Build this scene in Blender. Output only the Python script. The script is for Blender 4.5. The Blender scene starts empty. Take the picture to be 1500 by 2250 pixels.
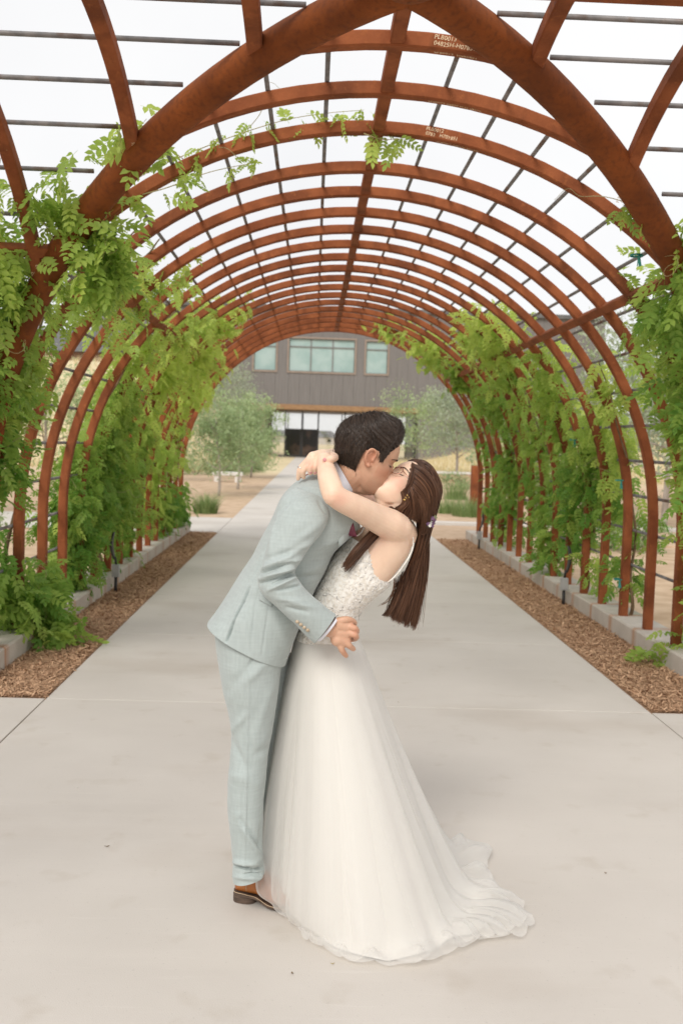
import bpy, math, random
import numpy as np
from mathutils import Vector, Matrix, Euler

# ------------------------------------------------------------------ camera
SC = bpy.context.scene
YAW, PITCH, ROLL, CAMH, FPX = 0.0307, 0.0710, 0.0323, 1.6, 2187.0
cam_d = bpy.data.cameras.new('camera'); cam = bpy.data.objects.new('camera', cam_d)
SC.collection.objects.link(cam); SC.camera = cam
CM = Matrix.Rotation(-YAW, 3, 'Z') @ Matrix.Rotation(math.pi/2-PITCH, 3, 'X') @ Matrix.Rotation(ROLL, 3, 'Z')
cam.matrix_world = Matrix.Translation((0, 0, CAMH)) @ CM.to_4x4()
cam_d.sensor_fit = 'HORIZONTAL'; cam_d.sensor_width = 24.0; cam_d.lens = FPX/1500*24.0
cam_d.clip_start = 0.05; cam_d.clip_end = 3000
cam_d.dof.use_dof = True; cam_d.dof.focus_distance = 3.28; cam_d.dof.aperture_fstop = 4.5
SC.render.resolution_x = 682; SC.render.resolution_y = 1024

# ------------------------------------------------------------------ overcast sky, soft sun
SUN_EL, SUN_AZ = math.radians(40), math.radians(200)
W = bpy.data.worlds.new('World'); SC.world = W; W.use_nodes = True
wn = W.node_tree; wn.nodes.clear()
wo = wn.nodes.new('ShaderNodeOutputWorld'); bg = wn.nodes.new('ShaderNodeBackground')
sky = wn.nodes.new('ShaderNodeTexSky'); sky.sky_type = 'NISHITA'; sky.sun_disc = False
sky.sun_elevation = SUN_EL; sky.sun_rotation = SUN_AZ
mul = wn.nodes.new('ShaderNodeMixRGB'); mul.blend_type = 'MULTIPLY'; mul.inputs[0].default_value = 1
mul.inputs[2].default_value = (0.1, 0.1, 0.1, 1)
tc = wn.nodes.new('ShaderNodeTexCoord'); nz = wn.nodes.new('ShaderNodeTexNoise')
nz.inputs['Scale'].default_value = 1.3; nz.inputs['Detail'].default_value = 5
rp = wn.nodes.new('ShaderNodeValToRGB')
rp.color_ramp.elements[0].position = 0.3; rp.color_ramp.elements[0].color = (0.555, 0.555, 0.57, 1)
rp.color_ramp.elements[1].position = 0.68; rp.color_ramp.elements[1].color = (0.705, 0.70, 0.695, 1)
mx = wn.nodes.new('ShaderNodeMixRGB'); mx.inputs[0].default_value = 0.95
wn.links.new(sky.outputs[0], mul.inputs[1]); wn.links.new(tc.outputs['Generated'], nz.inputs['Vector'])
wn.links.new(nz.outputs['Fac'], rp.inputs[0]); wn.links.new(mul.outputs[0], mx.inputs[1])
wn.links.new(rp.outputs[0], mx.inputs[2]); wn.links.new(mx.outputs[0], bg.inputs[0])
bg.inputs[1].default_value = 1.0; wn.links.new(bg.outputs[0], wo.inputs[0])
sd = bpy.data.lights.new('sun', 'SUN'); sd.energy = 1.5; sd.angle = math.radians(25); sd.color = (1, 0.96, 0.9)
so = bpy.data.objects.new('sun', sd); SC.collection.objects.link(so)
so.rotation_euler = Euler((math.pi/2-SUN_EL, 0, math.pi-SUN_AZ), 'XYZ')
SC.view_settings.view_transform = 'Standard'; SC.view_settings.look = 'None'
SC.view_settings.exposure = 0.56; SC.view_settings.gamma = 1.0; SC.view_settings.use_curve_mapping = False

# ------------------------------------------------------------------ helpers
rng = np.random.default_rng(11); random.seed(5)
COL = SC.collection
def tag(o, label=None, cat=None, group=None, kind=None):
    if label: o['label'] = label
    if cat: o['category'] = cat
    if group: o['group'] = group
    if kind: o['kind'] = kind
    return o
def empty(name, loc=(0, 0, 0), label=None, cat=None, group=None):
    o = bpy.data.objects.new(name, None); COL.objects.link(o); o.location = loc; o.empty_display_size = 0.1
    return tag(o, label, cat, group)
def link(name, me, parent=None):
    o = bpy.data.objects.new(name, me); COL.objects.link(o)
    if parent is not None:
        o.parent = parent
        p = parent; loc = Vector((0, 0, 0))
        while p is not None: loc += p.location; p = p.parent
        o.location = -loc                     # mesh data is in world space
    return o
def mk(name, v, f, mat, parent=None, smooth=False, attr=None):
    me = bpy.data.meshes.new(name)
    v = np.asarray(v, dtype=np.float32).reshape(-1, 3)
    if isinstance(f, np.ndarray):
        n, k = f.shape
        me.vertices.add(len(v)); me.vertices.foreach_set('co', v.ravel())
        me.loops.add(n*k); me.loops.foreach_set('vertex_index', f.astype(np.int32).ravel())
        me.polygons.add(n); me.polygons.foreach_set('loop_start', np.arange(0, n*k, k, dtype=np.int32))
        me.update(calc_edges=True); me.validate()
    else:
        me.from_pydata(v.tolist(), [], f); me.update()
    if mat is not None: me.materials.append(mat)
    if smooth: me.polygons.foreach_set('use_smooth', np.ones(len(me.polygons), dtype=bool))
    if attr is not None:
        a = me.attributes.new('tone', 'FLOAT', 'POINT'); a.data.foreach_set('value', np.asarray(attr, dtype=np.float32))
    return link(name, me, parent)
class MB:
    def __init__(s): s.v = []; s.f = []
    def add(s, v, f):
        o = len(s.v); s.v.extend([tuple(map(float, q)) for q in v]); s.f.extend([tuple(i+o for i in q) for q in f]); return s
    def build(s, name, mat, parent=None, smooth=False): return mk(name, s.v, s.f, mat, parent, smooth)
def box(x0, x1, y0, y1, z0, z1, b=0.0):
    if b <= 0:
        v = [(x, y, z) for z in (z0, z1) for (x, y) in ((x0, y0), (x1, y0), (x1, y1), (x0, y1))]
        return v, [(3, 2, 1, 0), (4, 5, 6, 7), (0, 1, 5, 4), (1, 2, 6, 5), (2, 3, 7, 6), (3, 0, 4, 7)]
    v = []
    for z, i in ((z0, 0), (z1-b, 0), (z1, b)):
        v += [(x0+i, y0+i, z), (x1-i, y0+i, z), (x1-i, y1-i, z), (x0+i, y1-i, z)]
    f = [(3, 2, 1, 0), (8, 9, 10, 11)]
    for k in (0, 4):
        for j in range(4): f.append((k+j, k+(j+1) % 4, k+4+(j+1) % 4, k+4+j))
    return v, f
def loft(rings, close=True, cap=True):
    n = len(rings[0]); v = [p for r in rings for p in r]; f = []
    for i in range(len(rings)-1):
        for j in range(n if close else n-1):
            k = (j+1) % n
            f.append((i*n+j, i*n+k, (i+1)*n+k, (i+1)*n+j))
    if cap and close:
        f.append(tuple(range(n-1, -1, -1))); f.append(tuple(range((len(rings)-1)*n, len(rings)*n)))
    return v, f
def tube(pts, rad, n=8, cap=True):
    pts = [Vector(p) for p in pts]; m = len(pts)
    rad = list(rad) if hasattr(rad, '__len__') else [rad]*m
    t0 = (pts[1]-pts[0]).normalized()
    a = Vector((0, 0, 1)) if abs(t0.z) < 0.9 else Vector((1, 0, 0))
    u = t0.cross(a).normalized(); rings = []
    for i in range(m):
        t = (pts[min(i+1, m-1)]-pts[max(i-1, 0)]).normalized()
        u = (u-t*u.dot(t)).normalized(); w = t.cross(u)
        rings.append([pts[i]+(u*math.cos(2*math.pi*j/n)+w*math.sin(2*math.pi*j/n))*rad[i] for j in range(n)])
    return loft(rings, True, cap)
def at(px, py, Y):
    """pixel of the 1500x2250 photograph -> point on the vertical plane at depth Y"""
    d = CM @ Vector(((px-750)/FPX, -(py-1125)/FPX, -1.0)); t = Y/d.y
    return Vector((d.x*t, Y, CAMH+d.z*t))
def gnd(px, py, z=0.0):
    d = CM @ Vector(((px-750)/FPX, -(py-1125)/FPX, -1.0)); t = (z-CAMH)/d.z
    return Vector((d.x*t, d.y*t, z))
def catmull(P, n):
    """n samples of a Catmull-Rom spline through rows of P"""
    P = np.asarray(P, float); m = len(P); t = np.linspace(0, m-1, n); i = np.clip(t.astype(int), 0, m-2); u = (t-i)[:, None]
    g = lambda k: P[np.clip(k, 0, m-1)]
    a, b, c, d = g(i-1), g(i), g(i+1), g(i+2)
    return 0.5*((2*b)+(-a+c)*u+(2*a-5*b+4*c-d)*u*u+(-a+3*b-3*c+d)*u**3)
def sstep(a, b, x):
    t = np.clip((x-a)/(b-a), 0, 1); return t*t*(3-2*t)

# ------------------------------------------------------------------ materials
def mat(name, c1, c2=None, scale=8.0, rough=0.7, detail=4, bump=0.0, bscale=None, metal=0.0, spec=0.5, stretch=None,
        pos=(0.35, 0.65), sub=0.0, sheen=0.0, coord='Object'):
    m = bpy.data.materials.new(name); m.use_nodes = True; nt = m.node_tree; P = nt.nodes['Principled BSDF']
    P.inputs['Roughness'].default_value = rough; P.inputs['Metallic'].default_value = metal
    P.inputs['Specular IOR Level'].default_value = spec
    if sub: P.inputs['Subsurface Weight'].default_value = sub; P.inputs['Subsurface Radius'].default_value = (0.012, 0.005, 0.003); P.inputs['Subsurface Scale'].default_value = 1.0
    if sheen: P.inputs['Sheen Weight'].default_value = sheen
    t = nt.nodes.new('ShaderNodeTexCoord'); mp = nt.nodes.new('ShaderNodeMapping')
    if stretch: mp.inputs['Scale'].default_value = stretch
    nt.links.new(t.outputs[coord], mp.inputs['Vector'])
    n = nt.nodes.new('ShaderNodeTexNoise'); n.inputs['Scale'].default_value = scale; n.inputs['Detail'].default_value = detail
    nt.links.new(mp.outputs[0], n.inputs['Vector'])
    r = nt.nodes.new('ShaderNodeValToRGB'); r.name = 'ramp'
    r.color_ramp.elements[0].position = pos[0]; r.color_ramp.elements[0].color = (*c1, 1)
    r.color_ramp.elements[1].position = pos[1]; r.color_ramp.elements[1].color = (*(c2 or c1), 1)
    nt.links.new(n.outputs['Fac'], r.inputs[0]); nt.links.new(r.outputs[0], P.inputs['Base Color'])
    if bump:
        n2 = nt.nodes.new('ShaderNodeTexNoise'); n2.inputs['Scale'].default_value = bscale or scale*4; n2.inputs['Detail'].default_value = 5
        nt.links.new(mp.outputs[0], n2.inputs['Vector'])
        b = nt.nodes.new('ShaderNodeBump'); b.inputs['Strength'].default_value = bump; b.inputs['Distance'].default_value = 0.01
        nt.links.new(n2.outputs['Fac'], b.inputs['Height']); nt.links.new(b.outputs[0], P.inputs['Normal'])
    return m
def overlay(m, col, scale, lo, hi, stretch=None, amount=1.0, mask=None):
    """mix a second colour over a material's base colour by another noise"""
    nt = m.node_tree; P = nt.nodes['Principled BSDF']; src = P.inputs['Base Color'].links[0].from_socket
    t = nt.nodes.new('ShaderNodeTexCoord'); mp = nt.nodes.new('ShaderNodeMapping')
    if stretch: mp.inputs['Scale'].default_value = stretch
    nt.links.new(t.outputs['Object'], mp.inputs['Vector'])
    n = nt.nodes.new('ShaderNodeTexNoise'); n.inputs['Scale'].default_value = scale; n.inputs['Detail'].default_value = 6
    nt.links.new(mp.outputs[0], n.inputs['Vector'])
    mr = nt.nodes.new('ShaderNodeMapRange'); mr.inputs[1].default_value = lo; mr.inputs[2].default_value = hi
    mr.inputs[4].default_value = amount; mr.clamp = True
    nt.links.new(n.outputs['Fac'], mr.inputs[0]); fac = mr.outputs[0]
    if mask is not None:
        mm = nt.nodes.new('ShaderNodeMath'); mm.operation = 'MULTIPLY'; nt.links.new(fac, mm.inputs[0]); nt.links.new(mask, mm.inputs[1]); fac = mm.outputs[0]
    x = nt.nodes.new('ShaderNodeMixRGB'); nt.links.new(fac, x.inputs[0]); nt.links.new(src, x.inputs[1]); x.inputs[2].default_value = (*col, 1)
    nt.links.new(x.outputs[0], P.inputs['Base Color']); return m
def math_node(nt, op, a, b=None):
    n = nt.nodes.new('ShaderNodeMath'); n.operation = op
    for i, q in enumerate((a, b)):
        if q is None: continue
        if isinstance(q, (int, float)): n.inputs[i].default_value = q
        else: nt.links.new(q, n.inputs[i])
    return n.outputs[0]
def leafmat(name, c_lo, c_hi, trans=0.35, rough=0.5):
    m = bpy.data.materials.new(name); m.use_nodes = True; nt = m.node_tree; P = nt.nodes['Principled BSDF']
    a = nt.nodes.new('ShaderNodeAttribute'); a.attribute_name = 'tone'
    r = nt.nodes.new('ShaderNodeValToRGB')
    r.color_ramp.elements[0].color = (*c_lo, 1); r.color_ramp.elements[1].color = (*c_hi, 1)
    nt.links.new(a.outputs['Fac'], r.inputs[0]); nt.links.new(r.outputs[0], P.inputs['Base Color'])
    P.inputs['Roughness'].default_value = rough; P.inputs['Specular IOR Level'].default_value = 0.35
    tr = nt.nodes.new('ShaderNodeBsdfTranslucent'); nt.links.new(r.outputs[0], tr.inputs[0])
    x = nt.nodes.new('ShaderNodeMixShader'); x.inputs[0].default_value = trans
    nt.links.new(P.outputs[0], x.inputs[1]); nt.links.new(tr.outputs[0], x.inputs[2])
    nt.links.new(x.outputs[0], nt.nodes['Material Output'].inputs[0]); return m

M = {}
M['corten'] = mat('weathered_steel', (0.21, 0.060, 0.021), (0.335, 0.104, 0.038), 5, 0.82, 8, 0.25, 60, spec=0.25)
overlay(M['corten'], (0.12, 0.038, 0.016), 2.2, 0.52, 0.70, amount=0.75)
overlay(M['corten'], (0.16, 0.048, 0.018), 9, 0.54, 0.70, stretch=(1, 1, 0.3), amount=0.6)
overlay(M['corten'], (0.42, 0.14, 0.045), 26, 0.58, 0.75, amount=0.5)
M['pipe'] = mat('weathered_pipe', (0.145, 0.037, 0.007), (0.25, 0.066, 0.012), 3.5, 0.78, 8, 0.2, 70, spec=0.3)
overlay(M['pipe'], (0.07, 0.021, 0.008), 38, 0.48, 0.70, amount=0.45)
M['rod'] = mat('mill_steel_rod', (0.15, 0.145, 0.145), (0.27, 0.25, 0.24), 14, 0.5, 5, spec=0.5, metal=0.3)
overlay(M['rod'], (0.14, 0.07, 0.035), 6, 0.55, 0.66, amount=0.8)
M['chalk'] = mat('chalk_mark', (0.80, 0.58, 0.36), (0.88, 0.70, 0.48), 60, 0.95, pos=(0.4, 0.6))
M['concrete'] = mat('path_concrete', (0.555, 0.512, 0.462), (0.63, 0.585, 0.532), 1.1, 0.85, 9, 0.12, 220, spec=0.25, pos=(0.3, 0.7))
overlay(M['concrete'], (0.42, 0.35, 0.285), 0.55, 0.56, 0.74, stretch=(1, 1.8, 1), amount=0.45)
overlay(M['concrete'], (0.62, 0.575, 0.52), 2.4, 0.55, 0.75, stretch=(0.3, 2.2, 1), amount=0.5)
overlay(M['concrete'], (0.36, 0.33, 0.30), 95, 0.64, 0.74, amount=0.4)
overlay(M['concrete'], (0.47, 0.41, 0.34), 5, 0.60, 0.72, amount=0.35)
overlay(M['concrete'], (0.68, 0.64, 0.59), 30, 0.62, 0.76, stretch=(0.12, 1.5, 1), amount=0.35)
M['sand'] = mat('joint_sand', (0.30, 0.21, 0.13), (0.40, 0.29, 0.19), 30, 0.95)
M['curb'] = mat('curb_concrete', (0.52, 0.47, 0.41), (0.61, 0.555, 0.49), 5, 0.9, 8, 0.35, 90, spec=0.2)
M['mulch'] = mat('bark_mulch_bed', (0.36, 0.21, 0.12), (0.55, 0.35, 0.215), 40, 0.95, 6, 0.8, 90)
M['gravel'] = mat('ground_soil', (0.47, 0.325, 0.205), (0.62, 0.455, 0.31), 3.0, 0.95, 8, 0.4, 60)
M['steel_grey'] = mat('grey_enclosure', (0.36, 0.36, 0.36), (0.43, 0.43, 0.425), 20, 0.5)
M['black'] = mat('black_metal', (0.018, 0.017, 0.016), (0.03, 0.028, 0.026), 20, 0.5)
M['bark'] = mat('pale_bark', (0.30, 0.25, 0.21), (0.46, 0.41, 0.36), 12, 0.9, 6, 0.4, 40, stretch=(1, 1, 0.25))
M['stem'] = mat('vine_stem', (0.13, 0.085, 0.045), (0.24, 0.17, 0.09), 20, 0.9, 5, 0.3, 60)
M['tendril'] = mat('tendril_green', (0.33, 0.30, 0.13), (0.46, 0.38, 0.2), 9, 0.7)
M['vine'] = leafmat('vine_leaf', (0.145, 0.33, 0.05), (0.62, 0.75, 0.17), 0.54)
M['tree'] = leafmat('tree_leaf', (0.23, 0.33, 0.15), (0.50, 0.60, 0.32), 0.35)
M['greytree'] = leafmat('olive_leaf', (0.28, 0.34, 0.23), (0.50, 0.56, 0.40), 0.3)
M['grass'] = leafmat('grass_blade', (0.12, 0.21, 0.055), (0.36, 0.45, 0.19), 0.35)
M['drygrass'] = leafmat('dry_grass_blade', (0.50, 0.40, 0.20), (0.72, 0.62, 0.38), 0.3)
M['tie'] = mat('plant_tie_teal', (0.02, 0.20, 0.16), (0.03, 0.27, 0.22), 10, 0.6)
M['clad'] = mat('grey_metal_cladding', (0.172, 0.158, 0.150), (0.208, 0.192, 0.184), 3, 0.55, 4, spec=0.4, stretch=(6, 1, 0.15))
M['soffit'] = mat('wood_soffit', (0.24, 0.13, 0.06), (0.36, 0.21, 0.10), 2, 0.6, 5, stretch=(1, 6, 6))
M['roof'] = mat('dark_roof', (0.10, 0.10, 0.10), (0.15, 0.145, 0.14), 2, 0.7)
M['frame'] = mat('tan_window_frame', (0.27, 0.21, 0.17), (0.31, 0.245, 0.20), 4, 0.6)
M['pane'] = mat('teal_blind_glass', (0.30, 0.42, 0.40), (0.38, 0.49, 0.47), 0.8, 0.15, 2, spec=0.6)
M['doorglass'] = mat('dark_door_glass', (0.010, 0.008, 0.007), (0.10, 0.06, 0.04), 0.9, 0.12, 3, pos=(0.5, 0.72))  # brown reflections in the dark glass are painted into its colour as blotches
M['redwall'] = mat('red_brown_siding', (0.22, 0.115, 0.085), (0.30, 0.17, 0.13), 2, 0.8, stretch=(5, 5, 0.3))
M['white'] = mat('pale_cast_concrete', (0.62, 0.59, 0.55), (0.7, 0.67, 0.63), 3, 0.8)
M['housewall'] = mat('stucco', (0.45, 0.40, 0.34), (0.5, 0.45, 0.39), 1, 0.9)
def glassmat():
    m = bpy.data.materials.new('clear_glass'); m.use_nodes = True; nt = m.node_tree; nt.nodes.remove(nt.nodes['Principled BSDF'])
    g = nt.nodes.new('ShaderNodeBsdfGlossy'); g.inputs['Roughness'].default_value = 0.02
    t = nt.nodes.new('ShaderNodeBsdfTransparent'); t.inputs[0].default_value = (0.985, 0.985, 0.98, 1)
    x = nt.nodes.new('ShaderNodeMixShader'); x.inputs[0].default_value = 0.07
    nt.links.new(t.outputs[0], x.inputs[1]); nt.links.new(g.outputs[0], x.inputs[2]); nt.links.new(x.outputs[0], nt.nodes['Material Output'].inputs[0]); return m
M['glass'] = glassmat()

# ------------------------------------------------------------------ layout constants (metres; camera stands at x=0,y=0)
XC, R, ZC, Y0 = 0.32, 2.45, 0.95, 4.03           # vault axis, radius, spring height, crossing centre
XL, XR = -1.56, 2.12                             # path edges
RIBS = [4.59, 5.22, 5.85]+[6.68+0.64*k for k in range(16)]
CURB = 0.15; YEND = 16.55

# ------------------------------------------------------------------ ground
def terrain(x, y):
    left = 6.3*sstep(3.6, 10.0, -x)*sstep(48, 66, y)
    right = 2.4*sstep(7, 18, x)*sstep(44, 62, y)*(1-sstep(80, 95, y))
    dip = 0.12*np.sin(x*0.21+1)*np.cos(y*0.17)*sstep(24, 40, y)*sstep(4, 9, np.abs(x))
    return -0.03+left*(1-sstep(100, 130, y))+right+dip
gx = np.concatenate([np.linspace(-900, -40, 14), np.linspace(-36, 40, 77), np.linspace(44, 900, 14)])
gy = np.concatenate([np.linspace(-200, -12, 8), np.linspace(-8, 130, 118), np.linspace(140, 1800, 22)])
X, Y = np.meshgrid(gx, gy); Z = terrain(X, Y); nxg, nyg = len(gx), len(gy)
idx = np.arange(nxg*nyg).reshape(nyg, nxg)
F = np.stack([idx[:-1, :-1], idx[:-1, 1:], idx[1:, 1:], idx[1:, :-1]], -1).reshape(-1, 4)
tag(mk('ground', np.stack([X, Y, Z], -1).reshape(-1, 3), F, M['gravel'], smooth=True), kind='structure')
# dry grass tint on the far ground
nt = M['gravel'].node_tree; g = nt.nodes.new('ShaderNodeNewGeometry'); sp = nt.nodes.new('ShaderNodeSeparateXYZ'); nt.links.new(g.outputs['Position'], sp.inputs[0])
mr = nt.nodes.new('ShaderNodeMapRange'); mr.inputs[1].default_value = 42; mr.inputs[2].default_value = 50; nt.links.new(sp.outputs['Y'], mr.inputs[0])
overlay(M['gravel'], (0.66, 0.55, 0.34), 0.6, 0.1, 0.3, mask=mr.outputs[0])

# ------------------------------------------------------------------ concrete path: one slab per pour
path = tag(empty('path'), kind='structure')
bed = MB().add(*box(XL-6, XR+6, -9, 5.93, -0.09, -0.012)); bed.add(*box(XL+0.01, XR-0.01, 5.93, 92.6, -0.09, -0.012)); bed.add(*box(XL-9, XL+0.01, 16.7, 19.9, -0.09, -0.0125))
bed.build('joint_bed', M['sand'], path)
def slab(x0, x1, y0, y1, m='concrete'):
    g_ = 0.0042; MB().add(*box(x0+g_, x1-g_, y0+g_, y1-g_, -0.08, 0.0, 0.0022)).build('slab', M[m], path)
for (a, b) in ((1.85, 5.94), (-2.2, 1.85), (-6.3, -2.2)):
    slab(XL, XR, a, b); slab(XL-3.6, XL, a, b); slab(XR, XR+3.6, a, b)
ys = [5.94+2.03*k for k in range(6)]+[16.72, 19.9]+[19.9+2.03*k for k in range(1, 7)]
for a, b in zip(ys[:-1], ys[1:]): slab(XL, XR, a, b)
yy = ys[-1]
while yy < 92: slab(XL, XR, yy, min(yy+6.1, 92.5)); yy += 6.1
for k in range(4): slab(XL-2.2*(k+1), XL-2.2*k, 16.72, 19.9)
# right side path is warmer compacted granite with a pale edging
M['granite'] = mat('compacted_granite', (0.52, 0.36, 0.235), (0.62, 0.45, 0.31), 6, 0.95, 6, 0.3, 80)
tag(mk('gravel_path', *box(XR+0.004, XR+9, 16.75, 19.7, -0.05, -0.006), M['granite']), kind='structure')
tag(mk('path_edging', *box(XR+0.05, XR+9, 19.75, 19.95, -0.05, 0.06, 0.01), M['white']), kind='structure')

# ------------------------------------------------------------------ mulch strips and curbs
CRx0, CRx1, CLx0, CLx1 = 2.66, 2.98, -2.34, -2.02
for nm, a, b in (('mulch_bed', XR+0.002, CRx0), ('mulch_bed', CLx1, XL-0.002)):
    tag(mk(nm, *box(a, b, 5.95, 16.7, -0.06, -0.004), M['mulch']), kind='structure')
def chips(n, xa, xb, ya, yb, parent=None):
    y = ya+(yb-ya)*rng.random(n)**1.35; x = rng.uniform(xa, xb, n); a = rng.uniform(0, math.pi, n)
    L = rng.gamma(2.2, 0.0030, n)+.0025; Wd = L*rng.uniform(0.14, 0.34, n); tl = rng.normal(0, 0.28, n); z = rng.uniform(-0.002, 0.014, n)
    d = np.stack([np.cos(a)*np.cos(tl), np.sin(a)*np.cos(tl), np.sin(tl)], 1)*L[:, None]
    w = np.stack([-np.sin(a), np.cos(a), rng.normal(0, .35, n)], 1)*Wd[:, None]; c = np.stack([x, y, z+np.abs(np.sin(tl))*L], 1)
    v = np.stack([c-d-w*0.6, c+d-w, c+d*1.1+w*0.5, c-d*0.9+w], 1).reshape(-1, 3)
    return v, np.arange(4*n).reshape(-1, 4), np.repeat(rng.random(n), 4)
M['chip'] = leafmat('bark_chip', (0.40, 0.235, 0.14), (0.62, 0.405, 0.25), 0.0, 0.9)
for a, b, lab in ((XR+0.006, CRx0, 'brown shredded bark mulch between the path and the curb under the leafier posts'), (CLx1, XL-0.006, 'brown shredded bark mulch along the path beside the bushier vines')):
    v, f, t = chips(90000, a, b, 5.955, 16.68)
    tag(mk('bark_mulch', v, f, M['chip'], attr=t), lab, 'mulch', kind='stuff')
# rust streaks run down the curb under every post
def rust_mask(m):
    nt = m.node_tree; g = nt.nodes.new('ShaderNodeNewGeometry'); s = nt.nodes.new('ShaderNodeSeparateXYZ'); nt.links.new(g.outputs['Position'], s.inputs[0])
    y = math_node(nt, 'SUBTRACT', s.outputs['Y'], 6.68-0.32-6.4); y = math_node(nt, 'MODULO', y, 0.64); y = math_node(nt, 'SUBTRACT', y, 0.32); y = math_node(nt, 'ABSOLUTE', y)
    mr = nt.nodes.new('ShaderNodeMapRange'); mr.inputs[1].default_value = 0.075; mr.inputs[2].default_value = 0.03; nt.links.new(y, mr.inputs[0]); return mr.outputs[0]
overlay(M['curb'], (0.46, 0.20, 0.075), 7, 0.36, 0.60, stretch=(1, 4, 0.35), amount=0.7, mask=rust_mask(M['curb']))
for (a, b, y1, lab) in ((CRx0, CRx1, 16.95, 'low rust-streaked concrete curb carrying the posts with the plant ties'), (CLx0, CLx1, 16.75, 'low rust-streaked concrete curb half hidden by spilling vine leaves')):
    tag(MB().add(*box(a, b, 6.0, y1, -0.1, CURB, 0.012)).build('concrete_curb', M['curb']), lab, 'curb')

# ------------------------------------------------------------------ the steel vault
SQ = 0.035
def sqsec(h=SQ, c=0.007): return [(-h, -h+c), (-h+c, -h), (h-c, -h), (h, -h+c), (h, h-c), (h-c, h), (-h+c, h), (-h, h-c)]
perg = empty('vaulted_pergola', (XC, Y0, 0), 'rust-brown weathering steel pergola, a long barrel vault meeting a cross vault', 'pergola')
def arc_rib(axis, c, a0, a1, legs=False):
    """planar rib; axis 'y': in the XZ plane at Y=c; axis 'x': in the YZ plane at X=c"""
    prof = []
    n = max(8, int(abs(a1-a0)/math.radians(3)))
    if legs: prof.append((math.cos(a0)*R, CURB-0.03-ZC, 1, 0) if False else (R, CURB-0.03-ZC, 1.0, 0.0))
    for i in range(n+1):
        a = a0+(a1-a0)*i/n; prof.append((R*math.cos(a), R*math.sin(a), math.cos(a), math.sin(a)))
    if legs: prof.append((-R, CURB-0.03-ZC, -1.0, 0.0))
    rings = []
    for (u, z, nu, nz_) in prof:
        ring = []
        for (p, q) in sqsec():
            uu, zz = u+nu*p, ZC+z+nz_*p
            ring.append((XC+uu, c+q, zz) if axis == 'y' else (c+q, Y0+uu, zz))
        rings.append(ring)
    return loft(rings)
for i, y in enumerate(RIBS):
    if i < 3:
        a = math.acos((y-Y0-0.02)/R); v, f = arc_rib('y', y, a, math.pi-a)
    else: v, f = arc_rib('y', y, 0, math.pi, True)
    mk('rib', v, f, M['corten'], perg)
for s in (-1, 1):
    for k in range(3):
        u = 0.63+0.655*k; a = math.acos((u-0.02)/R); v, f = arc_rib('x', XC+s*u, a, math.pi-a); mk('rib', v, f, M['corten'], perg)
    v, f = arc_rib('x', XC+s*2.75, 0, math.pi, True); mk('rib', v, f, M['corten'], perg)
    v, f = arc_rib('x', XC+s*3.4, 0, math.pi, True); mk('rib', v, f, M['corten'], perg)
# four groin pipes
for sx in (-1, 1):
    for sy in (1, -1):
        pts = [(XC+sx*R*math.sin(a), Y0+sy*R*math.sin(a), ZC+R*math.cos(a)) for a in np.linspace(0.0, math.pi/2, 34)]
        pts += [(XC+sx*R, Y0+sy*R, z) for z in (0.7, 0.4, 0.0)]
        mk('groin_pipe', *tube(pts, 0.082, 22), M['pipe'], perg, True)
def beam(p0, p1, h, n, mname='corten', name='beam'):
    p0, p1 = Vector(p0), Vector(p1); t = (p1-p0).normalized(); n = Vector(n).normalized(); w = t.cross(n)
    return mk(name, *loft([[p+n*a+w*b for (a, b) in sqsec(h)] for p in (p0, p1)]), M[mname], perg)
beam((XC, Y0+0.05, ZC+R+0.006), (XC, RIBS[-1]+0.04, ZC+R+0.006), 0.0325, (0, 0, 1), name='ridge_beam')
beam((XC-3.45, Y0, ZC+R+0.002), (XC+3.45, Y0, ZC+R+0.002), 0.0325, (0, 0, 1), name='ridge_beam')
for s in (-1, 1):
    a = math.radians(43.3); ca, sa = math.cos(a), math.sin(a); r = R-0.004
    beam((XC+s*r*ca, Y0+r*ca+0.02, ZC+r*sa), (XC+s*r*ca, RIBS[-1]+0.05, ZC+r*sa), 0.0325, (s*ca, 0, sa), name='side_beam')
    beam((XC+s*(r*ca+0.02), Y0+r*ca, ZC+r*sa), (XC+s*3.45, Y0+r*ca, ZC+r*sa), 0.0325, (0, ca, sa), name='side_beam')
RR = R+SQ+0.012
def rodpos(k):
    s = 0.305*k; q = RR*math.pi/2
    return (RR*math.sin(s/RR), ZC+RR*math.cos(s/RR)) if s < q else (RR, ZC-(s-q))
for s in (-1, 1):
    for k in range(1, 15):
        u, z = rodpos(k)
        if abs(s*u) and z < 0.2: continue
        ys0 = Y0+u+0.10
        mk('rod', *tube([(XC+s*u, ys0, z), (XC+s*u, RIBS[-1]+0.08, z)], 0.0125, 8), M['rod'], perg, True)
        mk('rod', *tube([(XC+s*(u+0.10), Y0+u, z), (XC+s*3.5, Y0+u, z)], 0.0125, 8), M['rod'], perg, True)
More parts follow.
